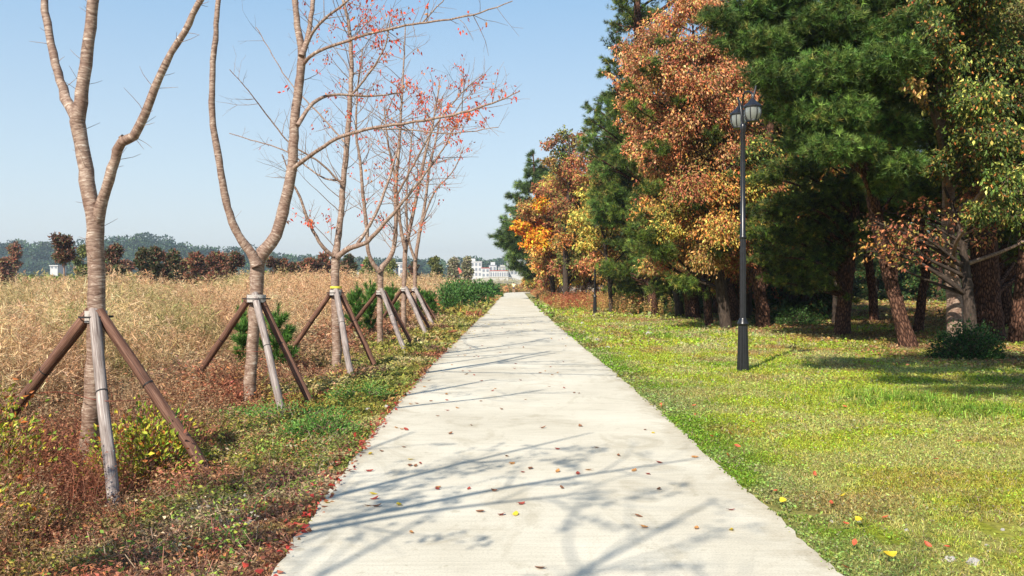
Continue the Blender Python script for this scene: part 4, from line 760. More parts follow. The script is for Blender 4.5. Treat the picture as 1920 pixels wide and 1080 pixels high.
c = W(1815, 672, 18.8); bush('bush', 'dark green rounded bush at the foot of the multi stemmed cherry', 'bush', c, (.75, .6, .78), 8500, .055, [((.035, .09, .02), 3), ((.07, .15, .03), 2), ((.02, .05, .015), 2)])
c = W(1480, 600, 34); bush('undergrowth', 'low green undergrowth between the two pines right of the lamp post', 'bush', c, (1.3, 1.0, .6), 4000, .1, [((.07, .13, .03), 3), ((.04, .09, .02), 2)])
c = W(1290, 590, 46); bush('undergrowth', 'low green undergrowth below the pines left of the lamp post', 'bush', c, (2.6, 1.0, .55), 4000, .14, [((.08, .14, .03), 3), ((.04, .09, .02), 2)])
# vines and leafy weeds at the left foreground
VP = [((.38, .42, .04), 2.4), ((.55, .50, .05), 2), ((.22, .33, .04), 2), ((.5, .17, .04), 1.4), ((.3, .1, .05), 1)]
for cx, cy, r_, n_, lb_ in ((-4.9, 7.6, (.85, .6, 1.0), 9000, 'yellow green leafy vine bush with orange leaves at the left edge'), (-4.3, 7.1, (.62, .5, .8), 5600, 'low vine bush of yellow and orange leaves left of the nearest trunk'), (-3.25, 7.75, (.5, .45, .66), 4200, 'leafy green weed bush between the pale leg and the dark leg of the nearest tripod'), (-3.75, 6.0, (.6, .5, .5), 3400, 'low tangle of green and brown vine in the bottom left corner')):
    bush('vine_bush', lb_, 'bush', (cx, cy), r_, n_, .05, VP)
gb = 'low bright green clover tufts in the left verge'
for cx, cy, rr in ((-2.6, 10.6, .8), (-2.05, 9.5, .45), (-3.3, 10.9, .5), (-2.1, 12.3, .5)):
    bush('clover_tuft', 'low bright green clover tuft in the left verge', 'clover', (cx, cy), (rr, rr*.6, .22), 2600, .034, [((.10, .22, .04), 3), ((.18, .32, .06), 2)], gb)

# young pines planted along the verge
def young_pine(px, py, wpx, tpy, d, label):
    b = W(px, py, d); b[2] = gz(b[0], b[1]); h = 1.6-(tpy-530)/F*d-b[2]; r = wpx/F*d/2
    e = empty('young_pine', b, label, 'young pine'); ta, la = Acc(), Acc()
    tube(ta, np.array([b, b+[0, 0, h*.5], b+[.03, 0, h*.9]]), np.array([.03, .02, .008])*max(1, h/1.5), 6); n = 26
    A = b+np.stack([np.zeros(n), np.zeros(n), R.uniform(.08, .75, n)*h], 1); a = R.uniform(0, 6.28, n); q = R.uniform(.35, 1, n)*r*(1.15-.6*(A[:, 2]-b[2])/h)
    B = A+np.stack([np.cos(a)*q, np.sin(a)*q, q*.6+.12*h*R.uniform(.3, 1, n)], 1); B[0] = b+[.02, 0, h*.93]; twigs(ta, A, B, .008, .004)
    k_ = 16; t_ = np.linspace(.25, 1.0, k_); Pm = (A[:, None]+(B-A)[:, None]*t_[None, :, None]).reshape(-1, 3); Dm = np.repeat(unit(B-A), k_, 0)+[0, 0, .6]
    tufts(la, Pm, Dm, 9, .10+.004*d, .006+.0006*d, pick(len(Pm), [((.07, .17, .03), 3), ((.12, .24, .04), 2), ((.05, .11, .02), 1.5)]), .5)
    ta.build('trunk', PINE, e, b); la.build('foliage', NEEDLE, e, b)
for a in ((455, 668, 38, 560, 15, 'young pine directly behind the second tripod pale leg'), (520, 670, 80, 562, 15.6, 'wider young pine right of the second tripod'), (668, 612, 40, 525, 24, 'young pine right of the third cherry trunk'), (693, 600, 48, 520, 25, 'young pine touching the fourth cherry trunk on its left'), (735, 590, 40, 528, 30, 'small young pine right of the fourth cherry trunk'), (805, 572, 26, 545, 40, 'tiny young pine beyond the last tripod'), (785, 585, 22, 535, 38, 'narrow young pine behind the last tripod')):
    young_pine(*a)
for k_, (px, d, w_, hp) in enumerate(((838, 44, 36, 536), (862, 52, 40, 530), (885, 62, 44, 530), (848, 60, 40, 527), (905, 84, 30, 532), (922, 100, 26, 532), (870, 74, 36, 526))):
    x = (px-962)/F*d; bush('verge_shrub', ['nearest rounded green shrub of the row by the far left path edge', 'second green shrub of the far verge row', 'third green shrub, widest of the far verge row', 'green shrub half hidden behind the nearest verge shrub', 'small green shrub close to the footbridge end', 'farthest green shrub before the footbridge', 'green shrub behind the middle of the far verge row'][k_], 'shrub', (x, d), (w_/F*d*.62, .9, 1.6-(hp-530)/F*d+.2), 2600, .003*d, [((.06, .15, .03), 3), ((.10, .21, .04), 2), ((.04, .09, .02), 1)])

# ---------------------------------------------------------------- distant shrubs and trees
DRK = [((.19, .085, .05), 3), ((.12, .06, .04), 2), ((.09, .10, .04), 2)]; DRD = [((.27, .10, .06), 3), ((.19, .09, .05), 2.5), ((.14, .13, .05), 2)]
OLV = [((.20, .22, .06), 3), ((.13, .16, .05), 2), ((.33, .29, .10), 1)]; IVY = [((.06, .08, .03), 3), ((.13, .10, .05), 2), ((.22, .10, .06), 1)]
SPA = [((.30, .26, .17), 2), ((.2, .2, .1), 2)]
def far_tree(px, top, wpx, base, d, pal, label, dens=1.0, nm='broadleaf_tree', low=.25):
    b = W(px, base, d); b[2] = gz(b[0], b[1]); h = 1.6-(top-530)/F*d-b[2]; r = .8*wpx/F*d/2; k_ = 12; cl = []
    for q in range(k_):
        a = q*2.4; t_ = R.uniform(0, 1); rad = r*.72*R.uniform(.2, 1)*(1-.45*t_); cl.append((b[0]+rad*math.cos(a), b[1]+rad*math.sin(a), b[2]+h*(low+.12+(.80-low)*t_), max(r*.42, h*.09)*R.uniform(.6, 1.25), int(330*dens), None))
    make_tree(nm, label, 'tree' if nm != 'red_shrub' else 'shrub', [[b[0], b[1], b[2]-.1, .02*h], [b[0]+.02*h, b[1], b[2]+h*.35, .015*h], [b[0], b[1], b[2]+h*.85, .005*h]], cl, 'leaf', CHERRY, pal, .0029*d, 0, twigk=10, hang=.1, zf=.9)
for a in ((118, 438, 66, 532, 62, DRK, 'dark red tree standing alone in the reeds left of the nearest trunk', 1.0, 'broadleaf_tree', .42), (28, 455, 34, 520, 110, DRD, 'thin small red tree near the left edge', .35, 'broadleaf_tree', .4), (10, 480, 46, 520, 100, DRD, 'low red shrub at the left edge'),
    (155, 455, 56, 520, 95, OLV, 'yellow green shrub half behind the nearest trunk', 1, 'broadleaf_tree', .1), (212, 448, 46, 525, 66, DRK, 'dark shrub tree just right of the nearest trunk', 1, 'broadleaf_tree', .3), (222, 485, 26, 525, 60, IVY, 'small ivy covered stump tree below the dark shrub tree'),
    (267, 460, 26, 525, 64, IVY, 'narrow ivy clad stem, first of four between the trunks', 1, 'broadleaf_tree', .1), (290, 458, 26, 520, 66, IVY, 'narrow ivy clad stem, second of four between the trunks', 1, 'broadleaf_tree', .1), (308, 462, 34, 520, 70, DRK, 'dark red shrub tree, third of four between the trunks'), (327, 463, 30, 516, 70, IVY, 'ivy clad shrub tree, last of four between the trunks'),
    (365, 472, 62, 512, 84, DRD, 'bright red shrub at the start of the red hedge row', 1.4, 'red_shrub', .05), (400, 474, 62, 514, 82, DRD, 'red shrub in the middle of the hedge row left of the forked tree', 1.4, 'red_shrub', .05), (440, 472, 62, 516, 80, DRK, 'dark shrub ending the hedge row beside the forked tree', 1.4, 'broadleaf_tree', .05), (236, 488, 40, 512, 120, DRD, 'low crimson shrub far behind the ivy stump'),
    (384, 476, 50, 512, 88, DRK, 'brown red shrub between the two red hedge shrubs', 1.0, 'red_shrub', .05), (420, 475, 54, 514, 85, DRD, 'dull red shrub near the dark end of the hedge row', 1.0, 'red_shrub', .05), (346, 478, 40, 510, 92, DRD, 'small red shrub at the left end of the hedge row', 1.0, 'red_shrub', .05),
    (528, 484, 50, 514, 90, DRD, 'small reddish shrub behind the dark one right of the forked trunk', 1.0, 'red_shrub', .05), (563, 486, 50, 514, 94, DRK, 'brown shrub between the fence and the third trunk', 1.0, 'broadleaf_tree', .05), (598, 480, 44, 512, 90, DRK, 'brown shrub between the two reddish shrubs by the third trunk', .8, 'broadleaf_tree', .1), (640, 484, 40, 510, 98, DRD, 'faint red shrub just right of the third trunk', .7, 'red_shrub', .1), (186, 480, 40, 516, 88, OLV, 'olive shrub hidden partly by the nearest trunk on its right', .9, 'broadleaf_tree', .1),
    (512, 478, 56, 515, 82, DRK, 'dark shrub just right of the forked cherry trunk', 1.2, 'broadleaf_tree', .05), (545, 488, 60, 518, 78, DRK, 'low dark shrub in front of the white fence', 1.2, 'broadleaf_tree', .05), (580, 482, 56, 512, 88, DRD, 'reddish shrub left of the third cherry trunk', 1.0, 'red_shrub', .1), (612, 474, 46, 512, 92, DRD, 'taller reddish shrub touching the third cherry trunk', .9, 'red_shrub', .2), (655, 476, 46, 510, 95, IVY, 'dark thin tree right of the third cherry trunk', .6, 'broadleaf_tree', .3), (690, 484, 40, 512, 110, OLV, 'olive shrub left of the fourth cherry trunk', .9), (730, 486, 50, 512, 120, OLV, 'olive shrub behind the fourth cherry trunk', .7),
    (775, 490, 44, 520, 110, DRK, 'brown shrub behind the last staked trees', .8), (817, 478, 46, 530, 118, OLV, 'grey green willow left of the red roofed hut', 1.2, 'willow_tree', .12), (850, 474, 26, 528, 140, SPA, 'sparse pale tree behind the red roofed hut', .4, 'broadleaf_tree', .3), (876, 482, 22, 526, 145, SPA, 'sparse pale tree left of the white buildings', .4, 'broadleaf_tree', .3), (1000, 515, 40, 550, 150, YEL, 'yellowish shrub at the bend of the path', .8, 'broadleaf_tree', .05), (985, 520, 22, 545, 165, ORNG, 'small orange shrub beyond the walker', .6, 'broadleaf_tree', .05)):
    far_tree(*a)

# ---------------------------------------------------------------- hills with their woods
hx = np.linspace(-560, 300, 140); prof = lambda x: np.interp(x/640*F+962, [-400, 0, 60, 150, 200, 240, 300, 325, 350, 420, 480, 520, 600, 700, 780, 880, 930, 975, 1100, 1600], [462, 466, 463, 464, 459, 452, 451, 460, 476, 478, 476, 488, 496, 497, 497, 496, 500, 506, 502, 502])
hyv = np.linspace(540, 760, 18); HX, HY = np.meshgrid(hx, hyv)
def hz(x, y): return (1.6-(prof(x)-530)/F*640)*np.exp(-((y-640)/55.)**2)-1.5
ha = Acc(); HZ = hz(HX, HY); n1, n2 = len(hx), len(hyv); i, j = np.meshgrid(np.arange(n1-1), np.arange(n2-1)); i, j = i.ravel(), j.ravel()
ha.add(np.stack([HX, HY, HZ], -1), np.stack([j*n1+i, j*n1+i+1, (j+1)*n1+i+1, (j+1)*n1+i], -1), np.array((.03, .055, .03)), None, True)
tag(ha.build('hill', GROUND), kind='structure')
wood = Acc(); n = 1700; x = R.uniform(-550, 290, n); y = R.uniform(560, 665, n); z = hz(x, y); cr = R.uniform(2.6, 5.2, n); k_ = 70
u = unit(R.normal(size=(n*k_, 3))); c = np.repeat(np.stack([x, y, z+cr*.7], 1), k_, 0)+u*np.repeat(cr, k_)[:, None]*[1, 1, .8]*R.uniform(.75, 1.08, (n*k_, 1))
col = np.repeat(pick(n, [((.045, .085, .04), 3), ((.07, .12, .045), 2), ((.03, .06, .035), 2)], .2), k_, 0)*R.uniform(.8, 1.25, (n*k_, 1))
leaves(wood, c, u+R.normal(0, .8, u.shape), 1.7, 1.3, col); tag(wood.build('distant_woodland', NEEDLE), 'dark green wooded hills along the horizon', 'woodland', kind='stuff')

# ---------------------------------------------------------------- buildings
def building(x0, x1, top, base, d, depth, label, wm, rows, cols, rm=None, extra=None, gap=.45):
    A0 = W(x0, base, d); A1 = W(x1, top, d); wd = A1[0]-A0[0]; zb = -.3; h = A1[2]-zb; cx = (A0[0]+A1[0])/2
    e = empty('building', (cx, d, zb), label, 'building'); b = np.array([cx, d, zb]); vis = A0[2]-zb
    a = Acc(); box(a, (cx, d+depth/2, zb+h/2), (wd, depth, h)); a.build('wall', wm, e, b)
    a = Acc(); box(a, (cx, d+depth/2, zb+h+.15), (wd+.4, depth+.4, .3)); rf = a.build('roof', rm or wm, e, b)
    if extra:
        a = Acc(); box(a, (cx+extra[0]*wd, d+depth*.4, zb+h+.3+extra[2]/2), (extra[1]*wd, depth*.4, extra[2])); a.build('roof_room', wm, rf, b)
    fh = (h-vis)/rows; cw = wd/cols
    for r_ in range(rows):
        for c_ in range(cols):
            a = Acc(); wx = cx-wd/2+cw*(c_+.5); wz = zb+vis+fh*(r_+.5)
            box(a, (wx, d-.02, wz), (cw*(1-gap), .12, fh*.55)); a.build('window', GLASS, e, b)
    a = Acc(); box(a, (cx, d+.6, zb+vis*.5), (wd+.3, 1.6, .3)); 
building(950, 990, 490, 516, 450, 9, 'tallest white block with a grid of windows behind the pines', WHITE, 3, 6, extra=None, gap=.3)
building(876, 903, 491, 519, 440, 8, 'stepped white house at the left end of the white cluster', WHITE, 3, 4, extra=(-.2, .5, 1.4))
building(903, 918, 503, 520, 436, 8, 'low white house next to the stepped one', WHITE, 2, 2, REDR)
building(917, 931, 498, 521, 446, 7, 'white house with a flat grey roof and small tower in the cluster', WHITE, 2, 2, GREYR, (0, .6, 1.5))
building(919, 953, 508, 521, 430, 8, 'long low white building in front of the cluster', WHITE, 1, 8, REDR)
building(934, 948, 501, 520, 442, 6, 'white house with dark grey roof right of centre', CREAM, 2, 2, GREYR, (.1, .7, .8))
building(975, 1012, 503, 518, 425, 8, 'cream block half hidden by the pine boughs', CREAM, 2, 6, gap=.3)
building(585, 628, 501, 515, 200, 5, 'low white shed behind the third cherry trunk', WHITE, 1, 5)
building(720, 742, 500, 514, 220, 5, 'small pale grey shed between the fourth and fifth cherry trunks', GREYR, 1, 2)
building(738, 758, 494, 514, 230, 5, 'white cottage left of the fifth cherry trunk', WHITE, 2, 2)
building(678, 700, 498, 510, 200, 4, 'low shed with a red roof behind the fourth cherry', REDR, 1, 2, REDR)
building(94, 108, 499, 504, 260, 5, 'tiny white shed beyond the reeds at the far left', WHITE, 1, 2)
# red roofed hut
d = 190; b = W(857, 530, d); b[2] = -.2; e = empty('hut', b, 'dark timber hut with a red pitched roof left of the white buildings', 'hut')
zt = 1.6+20/F*d; x0, x1 = W(839, 0, d)[0], W(872, 0, d)[0]; wd = x1-x0; cx = (x0+x1)/2
a = Acc(); box(a, (cx, d+1.6, (zt-.6-.2)/2-.1), (wd*.9, 3, zt-.6)); a.build('wall', DKW, e, b)
a = Acc(); zr = zt-.5; V = np.array([[x0, d-.3, zr], [cx+.4*wd, d-.3, zr], [cx+.4*wd, d+3.6, zr], [x0, d+3.6, zr], [x0+.25, d+1.6, zr+1.5], [cx+.15*wd, d+1.6, zr+1.5]])
a.add(V, [(0, 1, 5, 4), (2, 3, 4, 5)]); a.add(V, [(0, 4, 3), (1, 2, 5)]); a.add(V-[0, 0, .1], [(3, 2, 1, 0)]); a.build('roof', REDR, e, b)
a = Acc(); box(a, (x0+.28*wd, d+.05, zr-.6), (.9, .1, .8)); a.build('window', WHITE, e, b)
a = Acc(); box(a, (cx+.3*wd, d+.05, zr-.4), (.7, .1, .7)); a.build('window', WHITE, e, b)
# white fence
d = 150; e = empty('fence', W(530, 530, d)*[1, 1, 0], 'white rail fence behind the low dark shrub', 'fence'); b = np.array(e.location)
for zz_ in (3.25, 2.6):
    a = Acc(); A_, B2 = W(495, 530, d), W(672, 530, d); box(a, ((A_[0]+B2[0])/2, d, zz_), (B2[0]-A_[0], .08, .14)); a.build('rail', WHITE, e, b)
for xx in np.linspace(A_[0], B2[0], 12):
    a = Acc(); box(a, (xx, d-.03, 1.65), (.16, .16, 3.5)); a.build('post', WHITE, e, b)
# footbridge
d = 172; xa, xb = W(885, 0, d)[0], W(992, 0, d)[0]; e = empty('footbridge', ((xa+xb)/2, d, 0), 'low arched footbridge with a pale picket railing before the white buildings', 'bridge'); b = np.array([(xa+xb)/2, d, 0])
tt = np.linspace(0, 1, 25); bx = xa+(xb-xa)*tt; bz = 1.15+.55*(1-(2*tt-1)**2)-.5*ss(.6, 1, tt)
a = Acc()
for q in range(24):
    V = [[bx[q+s_], d+yy, bz[q+s_]+zz_] for s_ in (0, 1) for yy in (0, 2.4) for zz_ in (-.22, 0)]; a.add(V, [(0, 1, 3, 2), (4, 6, 7, 5), (0, 4, 5, 1), (2, 3, 7, 6), (0, 2, 6, 4), (1, 5, 7, 3)])
a.build('deck', CONC, e, b)
for yy in (.05, 2.3):
    a = Acc(); tube(a, np.stack([bx, bx*0+d+yy, bz+1.0], 1), .06, 6); tube(a, np.stack([bx, bx*0+d+yy, bz+.18], 1), .04, 6)
    for q in np.linspace(0, 24, 74):
        z_ = np.interp(q, range(25), bz); x_ = np.interp(q, range(25), bx); box(a, (x_, d+yy, z_+.55), (.06, .04, .9))
    rl = a.build('railing', RAIL, e, b)
for q in (3, 9, 15, 21):
    a = Acc(); box(a, (bx[q], d+1.2, bz[q]/2-.3), (.35, 1.6, bz[q]+.3)); a.build('pier', CONC, e, b)

# ---------------------------------------------------------------- street lamps
def lamp(x, y, label):
    z = float(gz(x, y))-.01; b = np.array([x, y, z]); e = empty('street_lamp', b, label, 'street lamp', 'black street lamps on the lawn')
    s = 16; a = Acc(); flt = [(.118, 0), (.112, .03), (.1, .35), (.086, .86)]
    th = np.arange(32)*2*math.pi/32; V = np.array([[x+r*(1-.08*(k_ % 2))*math.cos(t_), y+r*(1-.08*(k_ % 2))*math.sin(t_), z+h] for r, h in flt for k_, t_ in enumerate(th)])
    i = np.arange(3)[:, None]*32; j = np.arange(32)[None]; a.add(V, np.stack([i+j, i+(j+1) % 32, i+32+(j+1) % 32, i+32+j], -1).reshape(-1, 4)); a.build('base', BLACK, e, b)
    a = Acc(); lathe(a, b, [(.08, .86), (.105, .875), (.108, .90), (.09, .92), (.085, .95), (.066, .97), (.06, 1.0)], 20, smooth=True); a.build('collar', BLACK, e, b)
    a = Acc(); V = np.array([[x+r*(1-.06*(k_ % 2))*math.cos(t_), y+r*(1-.06*(k_ % 2))*math.sin(t_), z+h] for r, h in ((.058, .98), (.054, 2.45)) for k_, t_ in enumerate(th)])
    i = np.array([[0]]); a.add(V, np.stack([i+j, i+(j+1) % 32, i+32+(j+1) % 32, i+32+j], -1).reshape(-1, 4))
    lathe(a, b, [(.054, 2.45), (.068, 2.46), (.068, 2.5), (.05, 2.52), (.042, 4.45), (.05, 4.47), (.05, 4.55), (.03, 4.58), (.0, 4.6)], 16, smooth=True); a.build('pole', BLACK, e, b)
    for sx, sy, lz in ((.065, -.42, 4.74), (.05, .5, 4.78)):
        hd = b+[sx, sy, lz]; top = hd+[0, 0, .20]
        a = Acc(); P_ = spline(np.array([b+[0, 0, 4.45], b+[sx*.1-.03, sy*.15, 4.9], b+[sx*.4-.05, sy*.5, 5.10], b+[sx*.9, sy*.9, 5.06], top]), .04); tube(a, P_, .019, 8)
        u = unit(np.array([sx, sy, 0])); Q = spline(np.array([b+[0, 0, 4.2], b+u*.12+[0, 0, 4.45], b+u*.22+[0, 0, 4.7], b+u*.12+[0, 0, 4.82]]), .04); tube(a, Q, .011, 6)
        if sy < 0: tube(a, np.array([top, top+[.03, 0, .1], top+[.06, 0, .24]]), [.024, .022, .016], 8, cap=True)
        arm = a.build('arm', BLACK, e, b)
        a = Acc(); lathe(a, hd, [(.0, .22), (.03, .215), (.05, .18), (.10, .13), (.152, .085), (.165, .07), (.165, .05), (.15, .045)], 16); cap_ = a.build('lantern_cap', BLACK, e, b)
        a = Acc(); lathe(a, hd, [(.138, .05), (.15, -.02), (.145, -.09), (.12, -.15), (.095, -.185)], 24, smooth=True); gl = a.build('lantern_glass', LAMPG, e, b)
        a = Acc(); lathe(a, hd, [(.0, -.182), (.105, -.182), (.108, -.2), (.06, -.215), (.0, -.22)], 16); a.build('lantern_base', BLACK, e, b)
        a = Acc()
        for k_ in range(8):
            t_ = k_*math.pi/4+.25; tube(a, np.array([hd+[r*math.cos(t_), r*math.sin(t_), h] for r, h in ((.145, .05), (.156, -.02), (.15, -.09), (.125, -.15), (.1, -.19))]), .0095, 4)
        a.build('cage', BLACK, gl, b)
q = W(1393, 693, 16.2); lamp(q[0], 16.2, 'near black street lamp with two glass lanterns and fluted base on the lawn')
lamp(4.42, 47.5, 'far black lamp post whose head is hidden in the foliage')

# ---------------------------------------------------------------- walker
def walker(x, y, z):
    def skin(name, vs, es, m_, par=None, root=0, lab=None):
        me = bpy.data.meshes.new(name); me.from_pydata([v[:3] for v in vs], es, []); o = bpy.data.objects.new(name, me); SC.collection.objects.link(o)
        if par: o.parent = par
        else: o.location = (x, y, z)
        o.modifiers.new('skin', 'SKIN'); sk = me.skin_vertices[0].data
        for k_, v in enumerate(vs): rr = v[3] if isinstance(v[3], tuple) else (v[3], v[3]); sk[k_].radius = rr
        sk[root].use_root = True; o.modifiers.new('sub', 'SUBSURF').levels = 1; o.modifiers['sub'].render_levels = 2; me.materials.append(m_); return o
    SK = plain('skin', (.45, .27, .19)); TOP = plain('pale_yellow_cloth', (.85, .82, .42)); SH = plain('dark_shorts', (.05, .05, .07)); HR = plain('dark_hair', (.015, .012, .01)); SO = plain('white_shoe', (.7, .68, .66))
    vs = [(0, 0, .95, (.14, .10)), (0, .02, 1.15, (.12, .09)), (0, .03, 1.38, (.15, .09)), (0, .03, 1.48, .055), (0, .04, 1.56, (.075, .085)), (0, .04, 1.67, (.07, .085)),
          (.09, 0, .88, .085), (.10, .12, .50, .055), (.10, .02, .10, .036), (.10, .14, .035, .035),
          (-.09, 0, .88, .085), (-.10, -.02, .48, .055), (-.10, -.28, .20, .036), (-.10, -.2, .10, .033),
          (.19, .02, 1.40, .05), (.25, -.06, 1.13, .04), (.24, .10, .98, .03), (.24, .18, .95, .028), (-.19, .02, 1.40, .05), (-.25, .06, 1.13, .04), (-.24, .20, 1.05, .03), (-.23, .27, 1.07, .028)]
    es = [(0, 1), (1, 2), (2, 3), (3, 4), (4, 5), (0, 6), (6, 7), (7, 8), (8, 9), (0, 10), (10, 11), (11, 12), (12, 13), (2, 14), (14, 15), (15, 16), (16, 17), (2, 18), (18, 19), (19, 20), (20, 21)]
    o = skin('person', vs, es, SK); tag(o, 'person in a pale yellow top walking away at the far end of the path', 'person')
    skin('shirt', [(0, 0, .93, (.165, .125)), (0, .02, 1.15, (.15, .12)), (0, .03, 1.39, (.17, .11)), (.2, .02, 1.40, .065), (.24, -.03, 1.22, .055), (-.2, .02, 1.40, .065), (-.24, .04, 1.22, .055)], [(0, 1), (1, 2), (2, 3), (3, 4), (2, 5), (5, 6)], TOP, o)
    skin('shorts', [(0, 0, .93, (.155, .115)), (.09, .01, .84, .10), (.10, .07, .64, .085), (-.09, .01, .84, .10), (-.10, -.01, .62, .085)], [(0, 1), (1, 2), (0, 3), (3, 4)], SH, o)
    skin('hair', [(0, .01, 1.70, (.085, .095)), (0, -.03, 1.60, (.085, .07)), (0, -.04, 1.50, (.05, .04))], [(0, 1), (1, 2)], HR, o)
    skin('shoe', [(.10, .02, .05, .045), (.10, .16, .035, .04)], [(0, 1)], SO, o); skin('shoe', [(-.10, -.30, .16, .045), (-.10, -.2, .07, .04)], [(0, 1)], SO, o)
walker(.1, 135, 0)

# ---------------------------------------------------------------- stones and fallen leaves
def stone_mesh(seed):
    a = Acc(); n_ = 10; th = np.linspace(0, 2*math.pi, n_, endpoint=False); rr = np.random.default_rng(seed)
    rings = [(1, -.2), (1.05, .1), (.85, .42), (.45, .6), (0.02, .63)]; jit = 1+rr.normal(0, .13, (5, n_))
    V = np.array([[r*jit[k_, q]*math.cos(t_), r*.7*jit[k_, q]*math.sin(t_), h*(1+.15*rr.normal())] for k_, (r, h) in enumerate(rings) for q, t_ in enumerate(th)])
    i = np.arange(4)[:, None]*n_; j = np.arange(n_)[None]; a.add(V, np.stack([i+j, i+(j+1) % n_, i+n_+(j+1) % n_, i+n_+j], -1).reshape(-1, 4)); return a.build('stone', STONE)
st0 = stone_mesh(1); st1 = stone_mesh(2); used = set()
spots = [(1217, 629, 17, 'whitish stone lying alone in the lawn left of the lamp post', None), (1395, 1062, 34, 'largest pale stone in the bottom right corner of the lawn', None), (1780, 1058, 26, 'pale stone near the yellow leaf at the bottom right', None)]
for px_, py_ in ((1610, 985), (1560, 985), (1650, 1040), (1750, 960), (1880, 1000), (1700, 1000), (1140, 655), (1180, 673), (1092, 608), (1120, 640), (1850, 1030), (1905, 905)): spots.append((px_, py_, 11, 'small pale stone half sunk in the lawn', 'small stones scattered in the lawn'))
for px_, py_ in ((430, 765), (540, 772), (570, 775), (480, 770), (350, 845), (690, 775), (725, 770), (500, 772)): spots.append((px_, py_, 13, 'whitish rubble stone in the left verge', 'rubble stones in the left verge'))
for k_, (px_, py_, w_, lb_, gp) in enumerate(spots):
    if px_ == 1395: px_ = 1825
    d = 1.66*F/(py_-530); x = (px_-962)/F*d; src = (st0, st1)[k_ % 2]
    if k_ % 2 in used: o = src.copy(); SC.collection.objects.link(o)
    else: o = src; used.add(k_ % 2)
    s_ = w_/F*d/2; o.location = (x, d, float(gz(x, d))+.02*(x < 0)); o.scale = (s_, s_, s_); o.rotation_euler = (0, 0, R.uniform(0, 6)); tag(o, lb_, 'stone')
    if gp: o['group'] = gp
    elif 'group' in o: del o['group']
def fallen(name, cols, seed):
    a = Acc(); rr = np.random.default_rng(seed); t_ = np.linspace(0, 1, 9); wd = .27*np.sin(np.pi*t_**.85)**.8; cv = .16*rr.uniform(.4, 1.6)
    mid = np.stack([t_-.5, .05*np.sin(3*t_), .02+cv*(2*t_-1)**2], 1); up = np.stack([0*t_, wd, .5*wd*rr.uniform(.3, 1.2)], 1); dn = np.stack([0*t_, -wd, .5*wd*rr.uniform(.1, 1.2)], 1)
    V = np.concatenate([mid+up, mid, mid+dn]); q = np.arange(8)
    a.add(V, np.concatenate([np.stack([q, q+1, q+10, q+9], 1), np.stack([q+9, q+10, q+19, q+18], 1)]), np.array(cols)*rr.uniform(.8, 1.2, (16, 1)))
    s_ = np.array([[-.5, 0, .02+cv], [-.66, .02, .03+cv*.6]]); tube(a, s_, .012, 4, np.array(cols)*.7); return a.build(name, LEAF)
kinds = [('red', (.36, .07, .045), 44), ('brown', (.26, .12, .06), 50), ('orange', (.5, .24, .08), 36), ('yellow', (.75, .55, .05), 40)]
named = {'yellow': [(612, 943), (748, 948), (1225, 812), (770, 862), (695, 852), (968, 965), (700, 927), (1372, 995)], 'orange': [(772, 999), (1208, 990), (960, 870), (1303, 858), (1305, 992)], 'red': [(693, 884), (820, 918), (980, 886), (1083, 889), (1045, 843), (1235, 868), (839, 770), (838, 751)], 'brown': [(1053, 916), (1118, 840), (884, 798), (927, 921), (900, 960), (1012, 1066), (1160, 855), (757, 839)]}
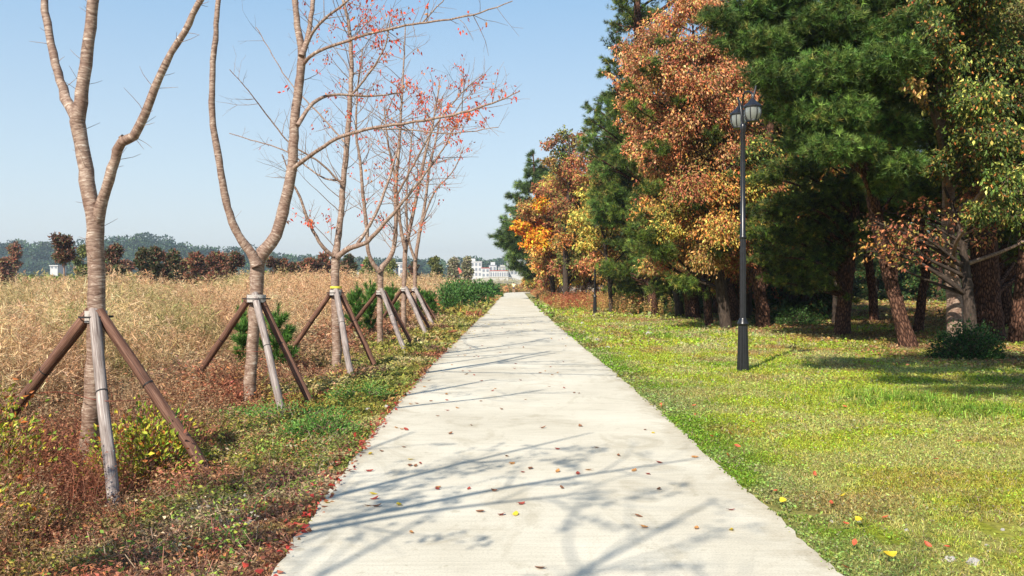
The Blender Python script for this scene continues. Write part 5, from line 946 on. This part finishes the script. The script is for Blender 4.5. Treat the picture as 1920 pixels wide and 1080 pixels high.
for ci, (cn, cc, cnt) in enumerate(kinds):
    src = [fallen('fallen_leaf', cc, 10*ci+s_) for s_ in range(3)]; pts = []
    for px_, py_ in named[cn]: d = 1.6*F/(py_-530); pts.append(((px_-962)/F*d, d))
    while len(pts) < cnt:
        y_ = 6+30*R.uniform(0, 1)**1.2 if cn != 'yellow' else R.uniform(25, 48); t_ = R.beta(.9, 1.2); x_ = ledge(y_)+.05+t_*(redge(y_)-ledge(y_)-.1); pts.append((float(x_), y_))
    for k_, (x_, y_) in enumerate(pts):
        o = src[k_] if k_ < 3 else src[k_ % 3].copy()
        if k_ >= 3: SC.collection.objects.link(o)
        s_ = R.uniform(.055, .085)*(1 if y_ > 20 else .95); o.location = (x_, y_, .003); o.rotation_euler = (R.normal(0, .12), R.normal(0, .12), R.uniform(0, 6.28)); o.scale = (s_,)*3
        tag(o, '%s fallen leaf lying on the pale concrete path' % cn, 'leaf', '%s leaves scattered on the path' % cn)
src = fallen('fallen_leaf', (.8, .58, .04), 77); first = True
for px_, py_, s_ in ((1668, 1053, .11), (1468, 950, .09), (1577, 940, .08), (1800, 690, .08), (1610, 985, .08)):
    d = 1.62*F/(py_-530); o = src if first else src.copy()
    if not first: SC.collection.objects.link(o)
    first = False; x = (px_-962)/F*d; o.location = (x, d, float(gz(x, d))+.05); o.scale = (s_,)*3; o.rotation_euler = (.2, .1, R.uniform(0, 6)); tag(o, 'bright yellow fallen leaf on the green lawn', 'leaf', 'yellow leaves on the lawn')
src = fallen('fallen_leaf', (.6, .13, .06), 78); first = True
for k_ in range(22):
    y_ = R.uniform(4.8, 14); x_ = float(redge(y_))+abs(R.normal(0, .9))+.05; o = src if first else src.copy()
    if not first: SC.collection.objects.link(o)
    first = False; o.location = (x_, y_, float(gz(x_, y_))+.045); o.scale = (R.uniform(.045, .07),)*3; o.rotation_euler = (R.normal(0, .4), R.normal(0, .4), R.uniform(0, 6)); tag(o, 'red orange fallen leaf on the green lawn beside the path', 'leaf', 'red leaves on the lawn')

# ---------------------------------------------------------------- haze
hm = bpy.data.materials.new('haze'); hm.use_nodes = True; t = hm.node_tree; t.nodes.remove(t.nodes['Principled BSDF'])
v = N(t, 'ShaderNodeVolumePrincipled'); v.inputs['Color'].default_value = (.78, .86, .95, 1); v.inputs['Density'].default_value = .0004; v.inputs['Anisotropy'].default_value = .3
t.links.new(v.outputs[0], t.nodes['Material Output'].inputs['Volume'])
a = Acc(); box(a, (0, 740, 29), (3100, 1640, 66)); tag(a.build('haze', hm), kind='stuff')
